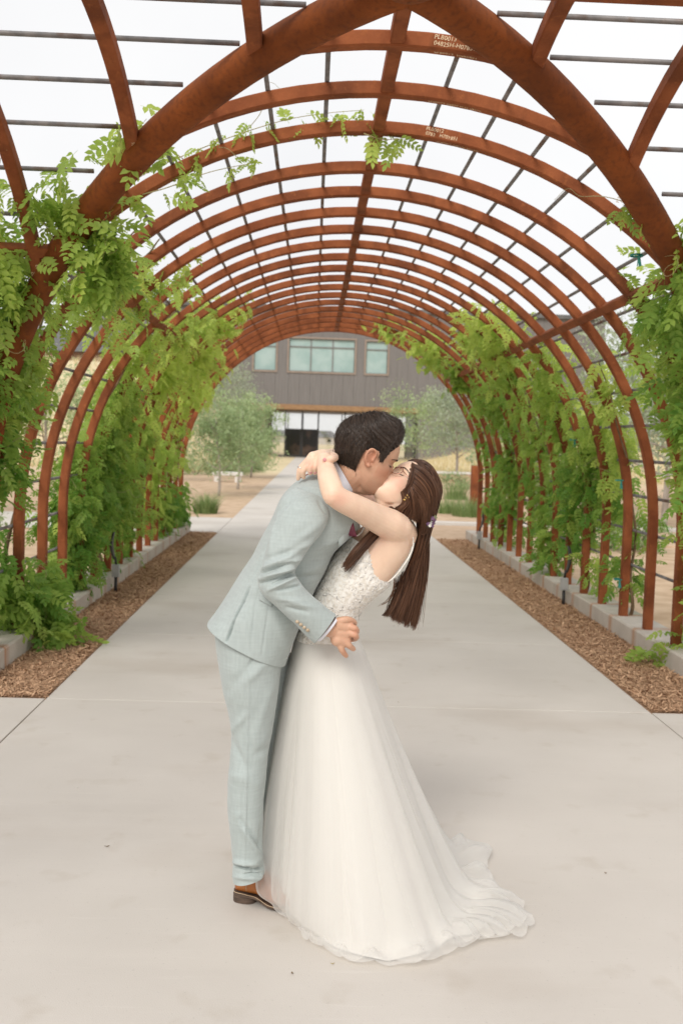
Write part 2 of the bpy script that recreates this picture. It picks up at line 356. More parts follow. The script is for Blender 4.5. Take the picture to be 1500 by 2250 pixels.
# chalk marks on the steel, bent to the ribs
def chalk(lines, place, size):
    mb = MB()
    for li, s in enumerate(lines):
        c = bpy.data.curves.new('txt', 'FONT'); c.body = s; c.size = size; c.shear = 0.15; c.space_character = 1.05; c.offset = size*0.004
        o = bpy.data.objects.new('txt', c); COL.objects.link(o); dg = bpy.context.evaluated_depsgraph_get(); me = o.evaluated_get(dg).to_mesh()
        vs = [(v.co.x, v.co.y-li*size*1.02) for v in me.vertices]; fs = [tuple(p.vertices) for p in me.polygons]
        o.evaluated_get(dg).to_mesh_clear(); bpy.data.objects.remove(o); bpy.data.curves.remove(c)
        mb.add([place(x, y+0.0016*math.sin(x*70+li)) for x, y in vs], fs)
    mb.build('chalk_mark', M['chalk'], perg)
def on_front(yrib, ang0, dr=0.010):   # front (camera side) face of a tunnel rib, reading clockwise over the top
    def g_(x, y): a = math.radians(ang0)-x/R; r = R+dr+y; return (XC+r*math.cos(a), yrib-SQ-0.0015, ZC+r*math.sin(a))
    return g_
def on_under(yrib, ang0):             # underside face
    def g_(x, y): a = math.radians(ang0)-x/R; r = R-SQ-0.0015; return (XC+r*math.cos(a), yrib-0.005+y, ZC+r*math.sin(a))
    return g_
chalk(['PLB0013', '04825H-H07851'], on_front(RIBS[0], 86.2, 0.006), 0.027)
chalk(['PLB0013  H70Y851'], on_under(RIBS[0], 86.0), 0.024)
chalk(['PLB0013 04825 H-H 78517'], on_under(RIBS[1], 84.9), 0.024)
chalk(['PLB0012', '0783   H70Y851'], on_front(RIBS[2], 83.7, 0.006), 0.027)
chalk(['PLB0012 0783 H 70Y851'], on_under(RIBS[2], 82.0), 0.024)
chalk(['H07851'], on_front(RIBS[2], 132, -0.008), 0.034)
chalk(['0783 H07851'], on_under(RIBS[1], 118), 0.024)
def on_cross(xr, face, ang0):
    def g_(x, y): a = math.radians(ang0)+x/R; r = R-SQ-0.0015; return (xr-face*y, Y0+r*math.cos(a), ZC+r*math.sin(a))
    return g_
chalk(['PLB0013', '0326 H07851'], on_cross(XC+0.63+0.655, 1, 55), 0.027)
chalk(['PLB0013 0783 H'], on_cross(XC-0.63-0.655, -1, 57), 0.027)
chalk(['PLB0013', '0785'], on_cross(XC-0.63-1.31, -1, 39), 0.030)

# ------------------------------------------------------------------ building over a glazed passage
BY = 90.0
bld = empty('building', (0, BY, 0), 'grey metal-clad building bridging a glazed entrance, with teal windows', 'building')
WINS = [(-5.50, -3.55, 7.75, 10.60, 1), (-2.38, 3.49, 7.75, 10.65, 3), (4.52, 6.44, 7.75, 10.60, 1)]
X0b, X1b, ZB, ZT = -20.0, 26.0, 4.78, 13.2
edges = [X0b]
for w in WINS:
    a = edges[-1]; n = max(1, round((w[0]-a)/0.92)); edges += [a+(w[0]-a)*(i+1)/n for i in range(n)]
    a = w[0]; n = max(1, round((w[1]-a)/0.95)); edges += [a+(w[1]-a)*(i+1)/n for i in range(n)]
a = edges[-1]; n = round((X1b-a)/0.92); edges += [a+(X1b-a)*(i+1)/n for i in range(n)]
def panel(x0, x1, z0, z1):
    mb = MB().add(*box(x0+0.012, x1-0.012, BY-0.05, BY, z0, z1))
    for q in (0.25, 0.5, 0.75): xm = x0+(x1-x0)*q; mb.add(*box(xm-0.025, xm+0.025, BY-0.075, BY-0.05, z0, z1))
    mb.build('cladding_panel', M['clad'], bld)
for a, b in zip(edges[:-1], edges[1:]):
    c = (a+b)/2; w = next((q for q in WINS if q[0] < c < q[1]), None)
    if w: panel(a, b, ZB, w[2]); panel(a, b, w[3], ZT)
    else: panel(a, b, ZB, ZT)
MB().add(*box(X0b, X1b, BY+0.45, BY+14, ZB+0.05, ZT-0.1)).build('wall', M['clad'], bld)
MB().add(*box(X0b-0.3, X1b+0.3, BY-0.4, BY+14.4, ZT, ZT+0.35)).build('roof', M['roof'], bld)
MB().add(*box(-4.3, 9.5, BY-0.25, BY+13, 4.32, ZB-0.01)).build('soffit', M['soffit'], bld)
MB().add(*box(-20, -4.35, BY, BY+14, -0.5, ZB-0.02)).build('wall', M['redwall'], bld)
MB().add(*box(9.55, 26, BY, BY+14, -0.5, ZB-0.02)).build('wall', M['clad'], bld)
for (x0, x1, z0, z1, n) in WINS:
    t = 0.16; mb = MB()
    for q in (box(x0-t, x1+t, BY-0.14, BY+0.1, z1, z1+t), box(x0-t, x1+t, BY-0.14, BY+0.1, z0-t, z0), box(x0-t, x0, BY-0.14, BY+0.1, z0, z1), box(x1, x1+t, BY-0.14, BY+0.1, z0, z1)): mb.add(*q)
    fr = mb.build('window', M['frame'], bld)
    zt = z1-0.72
    for i in range(n):
        xa, xb = x0+(x1-x0)*i/n, x0+(x1-x0)*(i+1)/n
        for (za, zb) in ((z0, zt), (zt, z1)): MB().add(*box(xa+0.04, xb-0.04, BY+0.10, BY+0.12, za+0.04, zb-0.04)).build('pane', M['pane'], fr)
    mb = MB().add(*box(x0, x1, BY+0.02, BY+0.14, zt-0.05, zt+0.05))
    for i in range(1, n): xm = x0+(x1-x0)*i/n; mb.add(*box(xm-0.05, xm+0.05, BY+0.03, BY+0.13, z0, z1))
    mb.build('mullion', M['clad'], fr)
# glazed front and back of the passage
GY = 93.0
for gy_ in (GY, GY+9.5):
    xs_ = [-4.3, -2.62, -1.09, 0.45, 2.9, 5.3, 7.6, 9.5]
    for a, b in zip(xs_[:-1], xs_[1:]):
        if gy_ == GY and -2.7 < a < 0.3: MB().add(*box(a+0.03, b-0.03, gy_, gy_+0.02, 2.64, 4.3)).build('pane', M['glass'], bld)
        else: MB().add(*box(a+0.03, b-0.03, gy_, gy_+0.02, 0.05, 4.3)).build('pane', M['glass'], bld)
    for a in xs_: MB().add(*box(a-0.05, a+0.05, gy_-0.08, gy_+0.10, 0, 4.31)).build('mullion', M['black'], bld)
for a, b in ((-2.62, -1.09), (-1.09, 0.45)):
    d = MB().add(*box(a+0.06, b-0.06, GY-0.04, GY+0.03, 0.18, 2.52)).build('door', M['doorglass'], bld)
    mb = MB()
    for q in (box(a+0.05, b-0.05, GY-0.06, GY+0.05, 2.5, 2.62), box(a+0.05, b-0.05, GY-0.06, GY+0.05, 0.03, 0.2), box(a+0.05, a+0.14, GY-0.06, GY+0.05, 0.2, 2.5), box(b-0.14, b-0.05, GY-0.06, GY+0.05, 0.2, 2.5)): mb.add(*q)
    mb.build('door_frame', M['black'], d)
MB().add(*box(-4.3, 9.5, GY, GY+9.5, -0.3, 0.0)).build('floor', M['concrete'], bld)
ann = empty('building', (-18, 73, 5), 'small red-brown boarded building with a grey roof up on the dry bank', 'building')
for i in range(14): xa = -24+i*0.8; MB().add(*box(xa+0.02, xa+0.78, 72.9, 73.0, 5.0, 7.4)).build('board', M['redwall'], ann)
MB().add(*box(-23.9, -12.9, 73.02, 79, 5.0, 7.4)).build('wall', M['redwall'], ann)
MB().add([(-24.6, 72.2, 7.4), (-12.2, 72.2, 7.4), (-12.2, 80, 7.4), (-24.6, 80, 7.4), (-24.6, 76, 9.3), (-12.2, 76, 9.3)], [(0, 1, 5, 4), (2, 3, 4, 5), (1, 2, 5), (3, 0, 4), (3, 2, 1, 0)]).build('roof', M['roof'], ann)
for i, (hx, hy, w, h, lab) in enumerate(((4.0, 420, 14, 3.0, 'far house with a hipped grey roof seen through the glazed passage'), (22, 450, 16, 3.2, 'far house with a wide grey roof beyond the dry field'), (-14, 470, 15, 3.2, 'far house behind the dark glazed doors across the field'))):
    h_ = empty('house', (hx, hy, 0), lab, 'house')
    MB().add(*box(hx-w/2, hx+w/2, hy, hy+9, -0.2, h)).build('wall', M['housewall'], h_)
    MB().add([(hx-w/2-.6, hy-.6, h), (hx+w/2+.6, hy-.6, h), (hx+w/2+.6, hy+9.6, h), (hx-w/2-.6, hy+9.6, h), (hx-w/4, hy+4.5, h+2.8), (hx+w/4, hy+4.5, h+2.8)], [(0, 1, 5, 4), (1, 2, 5), (2, 3, 4, 5), (3, 0, 4), (3, 2, 1, 0)]).build('roof', M['roof'], h_)
    for q in (-.3, .2): MB().add(*box(hx+q*w-0.8, hx+q*w+0.8, hy-0.05, hy+0.02, 1.0, 2.3)).build('window', M['doorglass'], h_)

# ------------------------------------------------------------------ foliage makers
def rotmats(yaw, pitch, roll):
    cy, sy, cp, sp_, cr, sr = np.cos(yaw), np.sin(yaw), np.cos(pitch), np.sin(pitch), np.cos(roll), np.sin(roll)
    Rm = np.empty((len(yaw), 3, 3))
    Rm[:, 0, 0] = cy*cp; Rm[:, 0, 1] = cy*sp_*sr-sy*cr; Rm[:, 0, 2] = cy*sp_*cr+sy*sr
    Rm[:, 1, 0] = sy*cp; Rm[:, 1, 1] = sy*sp_*sr+cy*cr; Rm[:, 1, 2] = sy*sp_*cr-cy*sr
    Rm[:, 2, 0] = -sp_; Rm[:, 2, 1] = cp*sr; Rm[:, 2, 2] = cp*cr
    return Rm
def leaflet(L, Wd):     # leaf along +x with a folded midrib
    return (np.array([(0, 0, 0), (L*.45, 0, -.10*Wd), (L, 0, -.25*Wd), (L*.22, Wd*.40, .12*Wd), (L*.58, Wd*.5, .10*Wd), (L*.22, -Wd*.40, .12*Wd), (L*.58, -Wd*.5, .10*Wd)]),
            np.array([(0, 1, 3), (3, 1, 4), (4, 1, 2), (0, 5, 1), (5, 6, 1), (6, 2, 1)]))
def pinnate(pairs, length, L, Wd, droop):
    V_, F_ = [], []; o = 0
    lv, lf = leaflet(L, Wd)
    for i in range(pairs*2+1):
        k = i//2; s = 1 if i % 2 else -1
        t = (k+1)/(pairs+0.6) if i < pairs*2 else 1.0
        a = s*(1.15-0.45*t) if i < pairs*2 else 0.0
        sc = 0.75+0.45*math.sin(math.pi*min(t, .85))
        ca, sa = math.cos(a), math.sin(a); tw = s*0.35+random.uniform(-.3, .3); v = lv*sc
        v = np.stack([v[:, 0], v[:, 1]*math.cos(tw)-v[:, 2]*math.sin(tw), v[:, 1]*math.sin(tw)+v[:, 2]*math.cos(tw)-0.12*v[:, 0]], 1)
        p = np.array([length*t, 0, -droop*t*t])
        V_.append(np.stack([v[:, 0]*ca-v[:, 1]*sa, v[:, 0]*sa+v[:, 1]*ca, v[:, 2]], 1)+p); F_.append(lf+o); o += len(lv)
    # rachis
    w = 0.0016; rv = np.array([(0, -w, 0), (0, w, 0), (length*.5, w, -droop*.25), (length*.5, -w, -droop*.25), (length, 0, -droop)])
    V_.append(rv); F_.append(np.array([(0, 1, 2), (0, 2, 3), (3, 2, 4)])+o)
    return np.concatenate(V_), np.concatenate(F_)
PIN = [pinnate(4, 0.165, 0.058, 0.031, 0.05), pinnate(3, 0.13, 0.056, 0.030, 0.03), pinnate(5, 0.20, 0.060, 0.031, 0.09), pinnate(4, 0.155, 0.066, 0.035, 0.07)]
def scatter(pos, templates, yaw, pitch, roll, scale, tone):
    VV, FF, TT = [], [], []; o = 0; pick = rng.integers(0, len(templates), len(pos)); Rm = rotmats(yaw, pitch, roll)
    for k, (tv, tf) in enumerate(templates):
        m = pick == k; n = int(m.sum())
        if not n: continue
        v = np.einsum('nij,vj->nvi', Rm[m], tv)*scale[m][:, None, None]+pos[m][:, None, :]
        f = tf[None]+(np.arange(n)*len(tv))[:, None, None]+o; o += n*len(tv)
        t = np.clip(tone[m][:, None]+rng.normal(0, .06, (n, len(tv))), 0, 1)
        VV.append(v.reshape(-1, 3)); FF.append(f.reshape(-1, 3)); TT.append(t.ravel())
    return np.concatenate(VV), np.concatenate(FF), np.concatenate(TT)
def surf(s, y, h, off=0.0):
    """point on the vault skin: side s, depth y, height along the rib h (arc length from the ground)"""
    y, h, off = np.broadcast_arrays(np.asarray(y, float), np.asarray(h, float), np.asarray(off, float))
    a = np.clip((h-ZC)/R, 0, math.pi/2+0.3); r = R+off
    return np.stack([XC+s*r*np.cos(a), y, np.where(h < ZC, h, ZC+r*np.sin(a))], -1)
def vine(label, side, blobs, stems, wisps=(), base=None, tendrils=0, free=()):
    """blobs: (y, h, ry, rh, thickness, count, tone); stems: list of [(y,h),...]; wisps: leafy runners [(pts), count, tone]"""
    b0 = surf(side, stems[0][0][0], 0.12, 0.06)
    root = empty('climbing_vine', tuple(b0), label, 'vine', 'vines trained over the pergola')
    P_, T_, S_ = [], [], []
    for (y, h, ry, rh, th, n, tone) in blobs:
        n = int(n*(1.15 if tone < .4 else .9)*((1.25 if side < 0 else 1.05) if y > 8.9 else 1))
        # clumped: leaves gather in sprays
        ns = max(3, n//11); g_ = rng.normal(0, 0.5, (ns, 2)); g_ = np.clip(g_, -1.15, 1.15)
        cen = np.stack([y+g_[:, 0]*ry, h+g_[:, 1]*rh, rng.normal(0.07, th*.6, ns)], 1)
        k = rng.integers(0, ns, n); j = rng.normal(0, 1, (n, 3))*np.array([0.10, 0.10, 0.07])
        q = cen[k]+j; p = surf(side, q[:, 0], np.maximum(q[:, 1], 0.03), q[:, 2])
        P_.append(p); T_.append(np.clip(tone+rng.normal(.07, .15, ns)[k]+rng.normal(0, .08, n)+0.10*(q[:, 1]-h)/max(rh, .1), 0.0, 1)); S_.append(rng.uniform(.55, .98, n)*(1.0 if y < 8.7 else .9))
    for (c, rad, n, tone) in free:
        ns = max(3, n//9); g_ = rng.normal(0, .5, (ns, 3)); cen = np.array(c)+g_*np.array(rad); k = rng.integers(0, ns, n)
        p = cen[k]+rng.normal(0, .07, (n, 3)); p[:, 2] = np.maximum(p[:, 2], 0.03)
        P_.append(p); T_.append(np.clip(tone+rng.normal(0, .12, ns)[k]+rng.normal(0, .08, n), 0, 1)); S_.append(rng.uniform(.7, 1.1, n))
    runners = []
    for (pts, n, tone) in wisps:
        c = catmull(pts, 40); runners.append(c); i = rng.integers(2, 40, n)
        P_.append(c[i]+rng.normal(0, .022, (n, 3))); T_.append(np.clip(tone+rng.normal(0, .12, n), 0, 1)); S_.append(rng.uniform(.45, .85, n))
    pos = np.concatenate(P_); tone = np.concatenate(T_); sc = np.concatenate(S_); n = len(pos)
    yaw = rng.uniform(0, 2*math.pi, n); pitch = rng.normal(0.45, 0.45, n); roll = rng.normal(0, .5, n)
    v, f, t = scatter(pos, PIN, yaw, pitch, roll, sc, tone)
    mk('foliage', v, f, M['vine'], root, attr=t)
    for st in stems:
        c = catmull([surf(side, y, h, 0.05+0.02*math.sin(3*h+y)) for (y, h) in st], 44)
        c = c+np.stack([0.02*np.sin(np.arange(44)*.55), 0.035*np.cos(np.arange(44)*.5), 0*np.arange(44)], 1)
        mk('stem', *tube(c, np.linspace(.017, .005, 44), 6), M['stem'], root, True)
    for c in runners: mk('runner', *tube(c, np.linspace(.004, .0016, 40), 4), M['tendril'], root, True)
    for i in range(tendrils):
        q = pos[rng.integers(0, n)]; d = Vector(rng.normal(0, 1, 3)); d.z = abs(d.z)*.7; d.normalize(); L = rng.uniform(.25, .55); pts = []
        w = Vector(rng.normal(0, 1, 3)).cross(d).normalized(); w2 = d.cross(w); ph = rng.uniform(0, 6)
        for k in range(26):
            u = k/25; r = 0.05*u*(1+.5*math.sin(ph)); an = ph+5.5*u*u*1.6
            pts.append(Vector(q)+d*(L*u*(1-.25*u))+w*(r*math.cos(an))+w2*(r*math.sin(an))-Vector((0, 0, .12*u*u*L)))
        mk('tendril', *tube(pts, np.linspace(.0028, .0012, 26), 4), M['tendril'], root, True)
    return root
G_ = lambda s, u, dz=0, dx=0: (XC+s*u+dx, Y0+u, ZC+math.sqrt(max(R*R-u*u, 0))+dz)   # a point on a far groin pipe
# left side
vine('dense vine swallowing the foot of the left groin pipe and hanging from it', -1,
     [(6.62, 2.0, .22, .55, .12, 170, .40), (6.75, 1.55, .22, .40, .12, 140, .25), (6.9, 2.7, .3, .35, .12, 70, .6)], [[(6.55, .1), (6.6, 1.2), (6.6, 2.4), (6.7, 3.2)]],
     free=[(G_(-1, 2.36, .0, -.12), (.16, .2, .45), 200, .25), (G_(-1, 2.15, -.12, -.16), (.22, .2, .3), 170, .38), (G_(-1, 1.85, -.06, -.26), (.26, .2, .22), 170, .5), (G_(-1, 1.55, .02, -.14), (.2, .14, .12), 50, .6), (G_(-1, 1.75, -.1, .22), (.16, .2, .22), 130, .5), (G_(-1, 1.30, .10, -.02), (.12, .1, .08), 26, .68)],
     wisps=[([G_(-1, 1.7, -.05, -.1), G_(-1, 1.6, .1, -.35), G_(-1, 1.5, .05, -.6)], 14, .6), ([G_(-1, 1.75, .1), G_(-1, 1.5, .12), G_(-1, 1.22, .14)], 12, .7)], tendrils=14)
r3 = lambda a, dr=.045, y=RIBS[2]: (XC+(R+dr)*math.cos(math.radians(a)), y-.03, ZC+(R+dr)*math.sin(math.radians(a)))
vine('vine sending a long leafy runner along the third curved rib', -1,
     [(7.2, 3.0, .35, .25, .10, 60, .6), (7.9, 2.8, .5, .26, .10, 95, .6), (8.6, 3.15, .5, .18, .08, 40, .7)], [[(7.3, .1), (7.35, 1.2), (7.4, 2.6), (7.2, 3.3)]],
     free=[((-2.12, 7.45, .32), (.20, .40, .24), 330, .28), ((-1.96, 7.55, .16), (.14, .32, .10), 120, .36), ((-2.2, 7.1, .62), (.14, .25, .2), 90, .3)],
     wisps=[([r3(140), r3(130), r3(122, .06), r3(112, .05), r3(103, .07), r3(97, .08), r3(92, .09)], 54, .72), ([r3(128), r3(121, -.06), r3(114, -.09), r3(108, -.12)], 20, .68), ([r3(92, -.04), r3(89.5, -.07), r3(87, -.06)], 9, .6)], tendrils=12)
vine('thick leafy vine beside the floodlight box on the shadier curb', -1,
     [(9.15, .85, .35, .55, .13, 560, .24), (9.9, 1.1, .5, .6, .14, 720, .28), (10.6, 1.0, .5, .65, .14, 640, .24), (10.2, 1.9, .55, .4, .13, 460, .44), (9.6, 2.45, .6, .32, .12, 190, .62), (10.4, 2.9, .6, .28, .10, 150, .75), (9.2, .3, .25, .18, .12, 110, .3)],
     [[(9.25, .1), (9.3, 1.2), (9.5, 2.4), (9.7, 3.2)], [(10.5, .1), (10.4, 1.0), (10.5, 2.2)]], tendrils=12)
vine('yellow-green vine crowning the middle of the shadier wall', -1,
     [(11.6, .9, .5, .6, .14, 600, .36), (12.2, 1.7, .6, .5, .13, 420, .68), (11.6, 2.4, .6, .4, .12, 360, .85), (12.6, 2.7, .6, .35, .12, 300, .95), (12.0, 3.3, .5, .22, .10, 130, .85), (11.3, 3.2, .5, .2, .1, 110, .75)],
     [[(11.7, .1), (11.8, 1.2), (12.0, 2.4), (12.2, 3.3)]], tendrils=10)
vine('bushy vine at the far end of the shadier curb, spilling to the ground', -1,
     [(13.6, 1.2, .6, .7, .14, 420, .62), (14.6, .55, .7, .38, .14, 420, .14), (15.9, .42, .4, .32, .16, 330, .10), (14.2, 2.1, .7, .45, .12, 330, .9), (15.2, 2.4, .6, .35, .11, 190, .82), (13.6, 2.8, .5, .3, .11, 170, .85), (15.0, 1.5, .5, .4, .12, 160, .5)],
     [[(13.7, .1), (13.8, 1.4), (14.0, 2.6)], [(15.8, .1), (15.6, .8), (15.2, 2.2)]], tendrils=6)
# right side
vine('dense vine under the foot of the right groin pipe', 1,
     [(6.72, 2.55, .25, .35, .12, 150, .42), (6.75, 2.0, .25, .45, .12, 190, .50), (7.0, 1.55, .3, .4, .14, 130, .55), (6.95, .8, .2, .4, .1, 60, .5), (7.2, .35, .2, .2, .1, 40, .5)], [[(6.6, .1), (6.6, 1.3), (6.6, 2.5)]],
     free=[(G_(1, 2.2, -.32, .02), (.20, .16, .30), 300, .38), (G_(1, 2.05, -.05, .14), (.18, .16, .2), 160, .5), (G_(1, 1.72, .10, .18), (.16, .14, .14), 80, .66), (G_(1, 1.85, -.1, -.1), (.10, .12, .16), 60, .42), ((2.62, 7.3, .06), (.06, .1, .1), 14, .45)],
     wisps=[([G_(1, 1.9, 0, .1), G_(1, 1.62, .1, -.05), G_(1, 1.5, .06, -.16)], 16, .7), ([G_(1, 1.9, 0, .1), G_(1, 1.6, .2, .2), G_(1, 1.4, .25, .4)], 14, .72)], tendrils=10)
vine('light vine with bare runners between the posts carrying teal ties', 1,
     [(8.3, 2.15, .35, .35, .10, 90, .62), (8.9, 1.75, .4, .3, .12, 140, .60), (8.7, .75, .3, .45, .10, 90, .12), (9.0, 1.3, .3, .3, .1, 70, .5)], [[(8.6, .1), (8.6, 1.2), (8.4, 2.4)]], tendrils=8)
vine('dark leafy vine hanging over the brighter curb beside the floodlight', 1,
     [(9.75, 1.45, .45, .5, .15, 480, .30), (10.3, 1.1, .45, .45, .15, 440, .22), (10.6, 1.8, .5, .4, .13, 330, .48), (10.2, 2.5, .5, .32, .11, 210, .62), (9.7, .5, .3, .18, .10, 60, .6), (11.3, .55, .35, .3, .14, 200, .2)],
     [[(9.95, .1), (9.95, 1.2), (10.0, 2.4)]], tendrils=8)
vine('vine with a pale yellow-green crown above the side beam', 1,
     [(11.3, 2.95, .6, .30, .11, 330, .72), (10.6, 3.15, .45, .22, .10, 130, .82), (12.0, 2.6, .5, .4, .12, 280, .52), (11.9, 1.8, .5, .5, .13, 300, .42), (11.8, 1.0, .45, .5, .14, 260, .3), (12.3, 3.2, .5, .2, .1, 90, .75)],
     [[(11.5, .1), (11.5, 1.3), (11.6, 2.6), (11.4, 3.3)]], tendrils=8)
vine('far vine arching over the last ribs of the brighter wall', 1,
     [(13.4, 2.2, .6, .5, .13, 420, .34), (13.6, 1.2, .6, .55, .14, 430, .22), (14.6, .7, .6, .5, .14, 360, .18), (14.6, 2.7, .6, .4, .12, 330, .36), (15.3, 3.3, .6, .35, .11, 230, .62), (14.4, 3.5, .6, .25, .1, 170, .78), (15.6, 1.7, .4, .45, .1, 120, .3), (15.0, 4.0, .5, .25, .08, 70, .85)],
     [[(13.5, .1), (13.5, 1.3), (13.6, 2.8)], [(15.0, .1), (15.0, 1.6), (15.1, 3.0)]], tendrils=6)

# ------------------------------------------------------------------ trees
LF = [leaflet(0.075, 0.032), leaflet(0.06, 0.024)]
def tree(x, y, h, cr, label, leaves=4200, m='tree', tone=.5, trunk=.045, crown0=.42, group='young trees in the gravel'):
    z0 = float(terrain(np.array(x), np.array(y)))
    root = empty('tree', (x, y, z0), label, 'tree', group)
    mb = MB(); top = z0+h*.72; lean = random.uniform(-.15, .15)
    tr = [Vector((x+lean*t*t+.03*math.sin(t*5), y+.04*math.sin(t*4+1), z0-.05+(top-z0)*t)) for t in np.linspace(0, 1, 9)]
    mb.add(*tube(tr, np.linspace(trunk, trunk*.3, 9), 8)); tips = []
    for i in range(11):
        t = crown0*.75+(1-crown0*.75)*i/11; p = tr[0].lerp(tr[-1], min(t, .98)); a = i*2.4+random.uniform(-.4, .4)
        L = cr*random.uniform(.65, 1.05)*(1.1-.45*t); e = p+Vector((math.cos(a)*L, math.sin(a)*L, L*random.uniform(.35, .95)))
        mid = p.lerp(e, .5)+Vector((0, 0, -.08*L)); mb.add(*tube([p, mid, e], [trunk*.42*(1.15-t*.6), trunk*.28, trunk*.1], 5)); tips += [mid.lerp(e, .4), e]
        for _ in range(2):
            e2 = e+Vector((random.uniform(-1, 1), random.uniform(-1, 1), random.uniform(-.2, 1)))*cr*.35; mb.add(*tube([mid.lerp(e, .6), e2], [trunk*.15, trunk*.06], 4)); tips.append(e2)
    mb.build('trunk', M['bark'], root, True)
    nc = 75; tp = np.array([tuple(t) for t in tips]); c0 = np.array([x, y, z0+h*(.5+crown0*.45)])
    cen = tp[rng.integers(0, len(tp), nc)]+rng.normal(0, cr*.20, (nc, 3)); cen[:, 2] = np.minimum(cen[:, 2], z0+h)
    size = rng.uniform(.10, .24, nc)*cr*1.1; k = rng.integers(0, nc, leaves)
    p = cen[k]+rng.normal(0, 1, (leaves, 3))*size[k][:, None]*np.array([.75, .75, .6])
    ct = np.clip(tone+rng.normal(0, .2, nc), 0, 1); sc = 0.9+0.6*h/3.0; leaves = int(leaves*1.15); k = rng.integers(0, nc, leaves); p = cen[k]+rng.normal(0, 1, (leaves, 3))*size[k][:, None]*np.array([.85, .85, .7]); s_ = rng.uniform(.6, 1.1, leaves)*sc*1.02
    v, f, t = scatter(p, LF, rng.uniform(0, 6.28, leaves), rng.normal(.5, .5, leaves), rng.normal(0, .7, leaves), s_, ct[k])
    mk('crown', v, f, M[m], root, attr=t); return root
tree(-2.57, 27.6, 3.0, .95, 'slim pale-trunked young tree closest to the concrete cross path', 4200, tone=.45)
tree(-2.35, 31.6, 3.1, 1.0, 'pale-trunked young tree in front of the low white bench end', 4200, tone=.55)
tree(-2.95, 40.1, 3.9, 1.05, 'leafy young tree with its trunk rising from the green shrubs by the walk', 4600, tone=.6)
tree(-2.55, 41.6, 3.8, 0.95, 'young tree whose crown reaches the walk before the dark doors', 4600, tone=.7)
tree(-4.9, 36.5, 3.2, 1.0, 'thin young tree standing apart behind the leaning last rib', 2600, tone=.4)
tree(-5.4, 60.5, 6.0, 2.0, 'large grey-green tree against the grey cladding at the foot of the bank', 5200, 'greytree', .45, .09)
tree(5.5, 50.5, 4.6, 1.7, 'light green tree in front of the end of the wooden soffit', 5200, tone=.6, trunk=.06)
tree(6.3, 43.4, 4.6, 1.25, 'grey-green narrow tree behind the low pale wall', 4600, 'greytree', .5, .07)
tree(8.6, 46.0, 4.6, 1.6, 'rounded green tree at the end of the low pale wall', 4200, tone=.45, trunk=.06)
OUT = 'trees outside the brighter wall'
tree(7.0, 19.5, 4.3, 1.7, 'broad olive tree beyond the posts with the teal ties', 5200, 'greytree', .5, .08, group=OUT)
tree(9.2, 24.5, 5.2, 2.0, 'tall tree showing between the ribs above the brighter vines', 5200, 'tree', .4, .09, group=OUT)
tree(11.5, 31.0, 6.0, 2.3, 'big grey-green tree in front of the far end of the grey building', 5200, 'greytree', .45, .1, group=OUT)
tree(6.2, 27.5, 3.4, 1.3, 'small bushy tree past the rust-brown stub post', 4200, 'tree', .5, .06, group=OUT)
tree(-7.4, 19.0, 3.6, 1.4, 'small tree outside the shadier wall of vines', 4200, 'tree', .75, .06, group='trees outside the shadier wall')
tree(-6.8, 25.5, 3.8, 1.4, 'yellow-green tree between the shadier wall and the dry bank', 4200, 'tree', .9, .06, group='trees outside the shadier wall')

# ------------------------------------------------------------------ grasses and shrubs
def blades(cx, cy, r, h, n, spread=.55):
    a = rng.uniform(0, 6.28, n); rr = r*.55*np.sqrt(rng.random(n)); bx, by = cx+rr*np.cos(a), cy+rr*np.sin(a)
    z0 = terrain(bx, by); L = h*rng.uniform(.3, 1.15, n); b = a+rng.normal(0, .5, n); ln = spread*1.5*rng.uniform(.1, 1, n)*L; w = rng.uniform(.003, .006, n)*(1+h)
    pts = []
    for t in (0, .35, .7, 1.0):
        x = bx+np.cos(b)*ln*t**1.7; y = by+np.sin(b)*ln*t**1.7; z = z0+L*(t-.22*t*t*spread*1.5); ww = w*(1-t*.9)
        pts += [np.stack([x-np.sin(b)*ww, y+np.cos(b)*ww, z], 1), np.stack([x+np.sin(b)*ww, y-np.cos(b)*ww, z], 1)]
    v = np.stack(pts, 1).reshape(-1, 3); o = (np.arange(n)*8)[:, None, None]
    f = (np.array([(0, 1, 3, 2), (2, 3, 5, 4), (4, 5, 7, 6)])[None]+o).reshape(-1, 4); return v, f, np.repeat(rng.random(n), 8)
def grass(x, y, r, h, label, n=420, m='grass'):
    v, f, t = blades(x, y, r, h, n); tag(mk('ornamental_grass', v, f, M[m], attr=t), label, 'grass clump', 'grass clumps by the walk')
grass(-2.25, 21.3, .45, .50, 'rounded green grass clump in the gravel near the cross path', 700)
grass(-3.0, 20.9, .38, .45, 'grass clump between the last vine and the rounded clump', 420)
for (px, py, h, lab) in ((985, 1125, .42, 'grass clump against the gravel path edging'), (1030, 1132, .5, 'grass clump beside the rust stub post'), (1000, 1095, .55, 'blue-green grass clump behind the edging clump'), (1065, 1128, .42, 'grass clump half behind the last brighter post')):
    g_ = gnd(px, py); grass(g_.x, g_.y, .7, h*1.15, lab, 420)
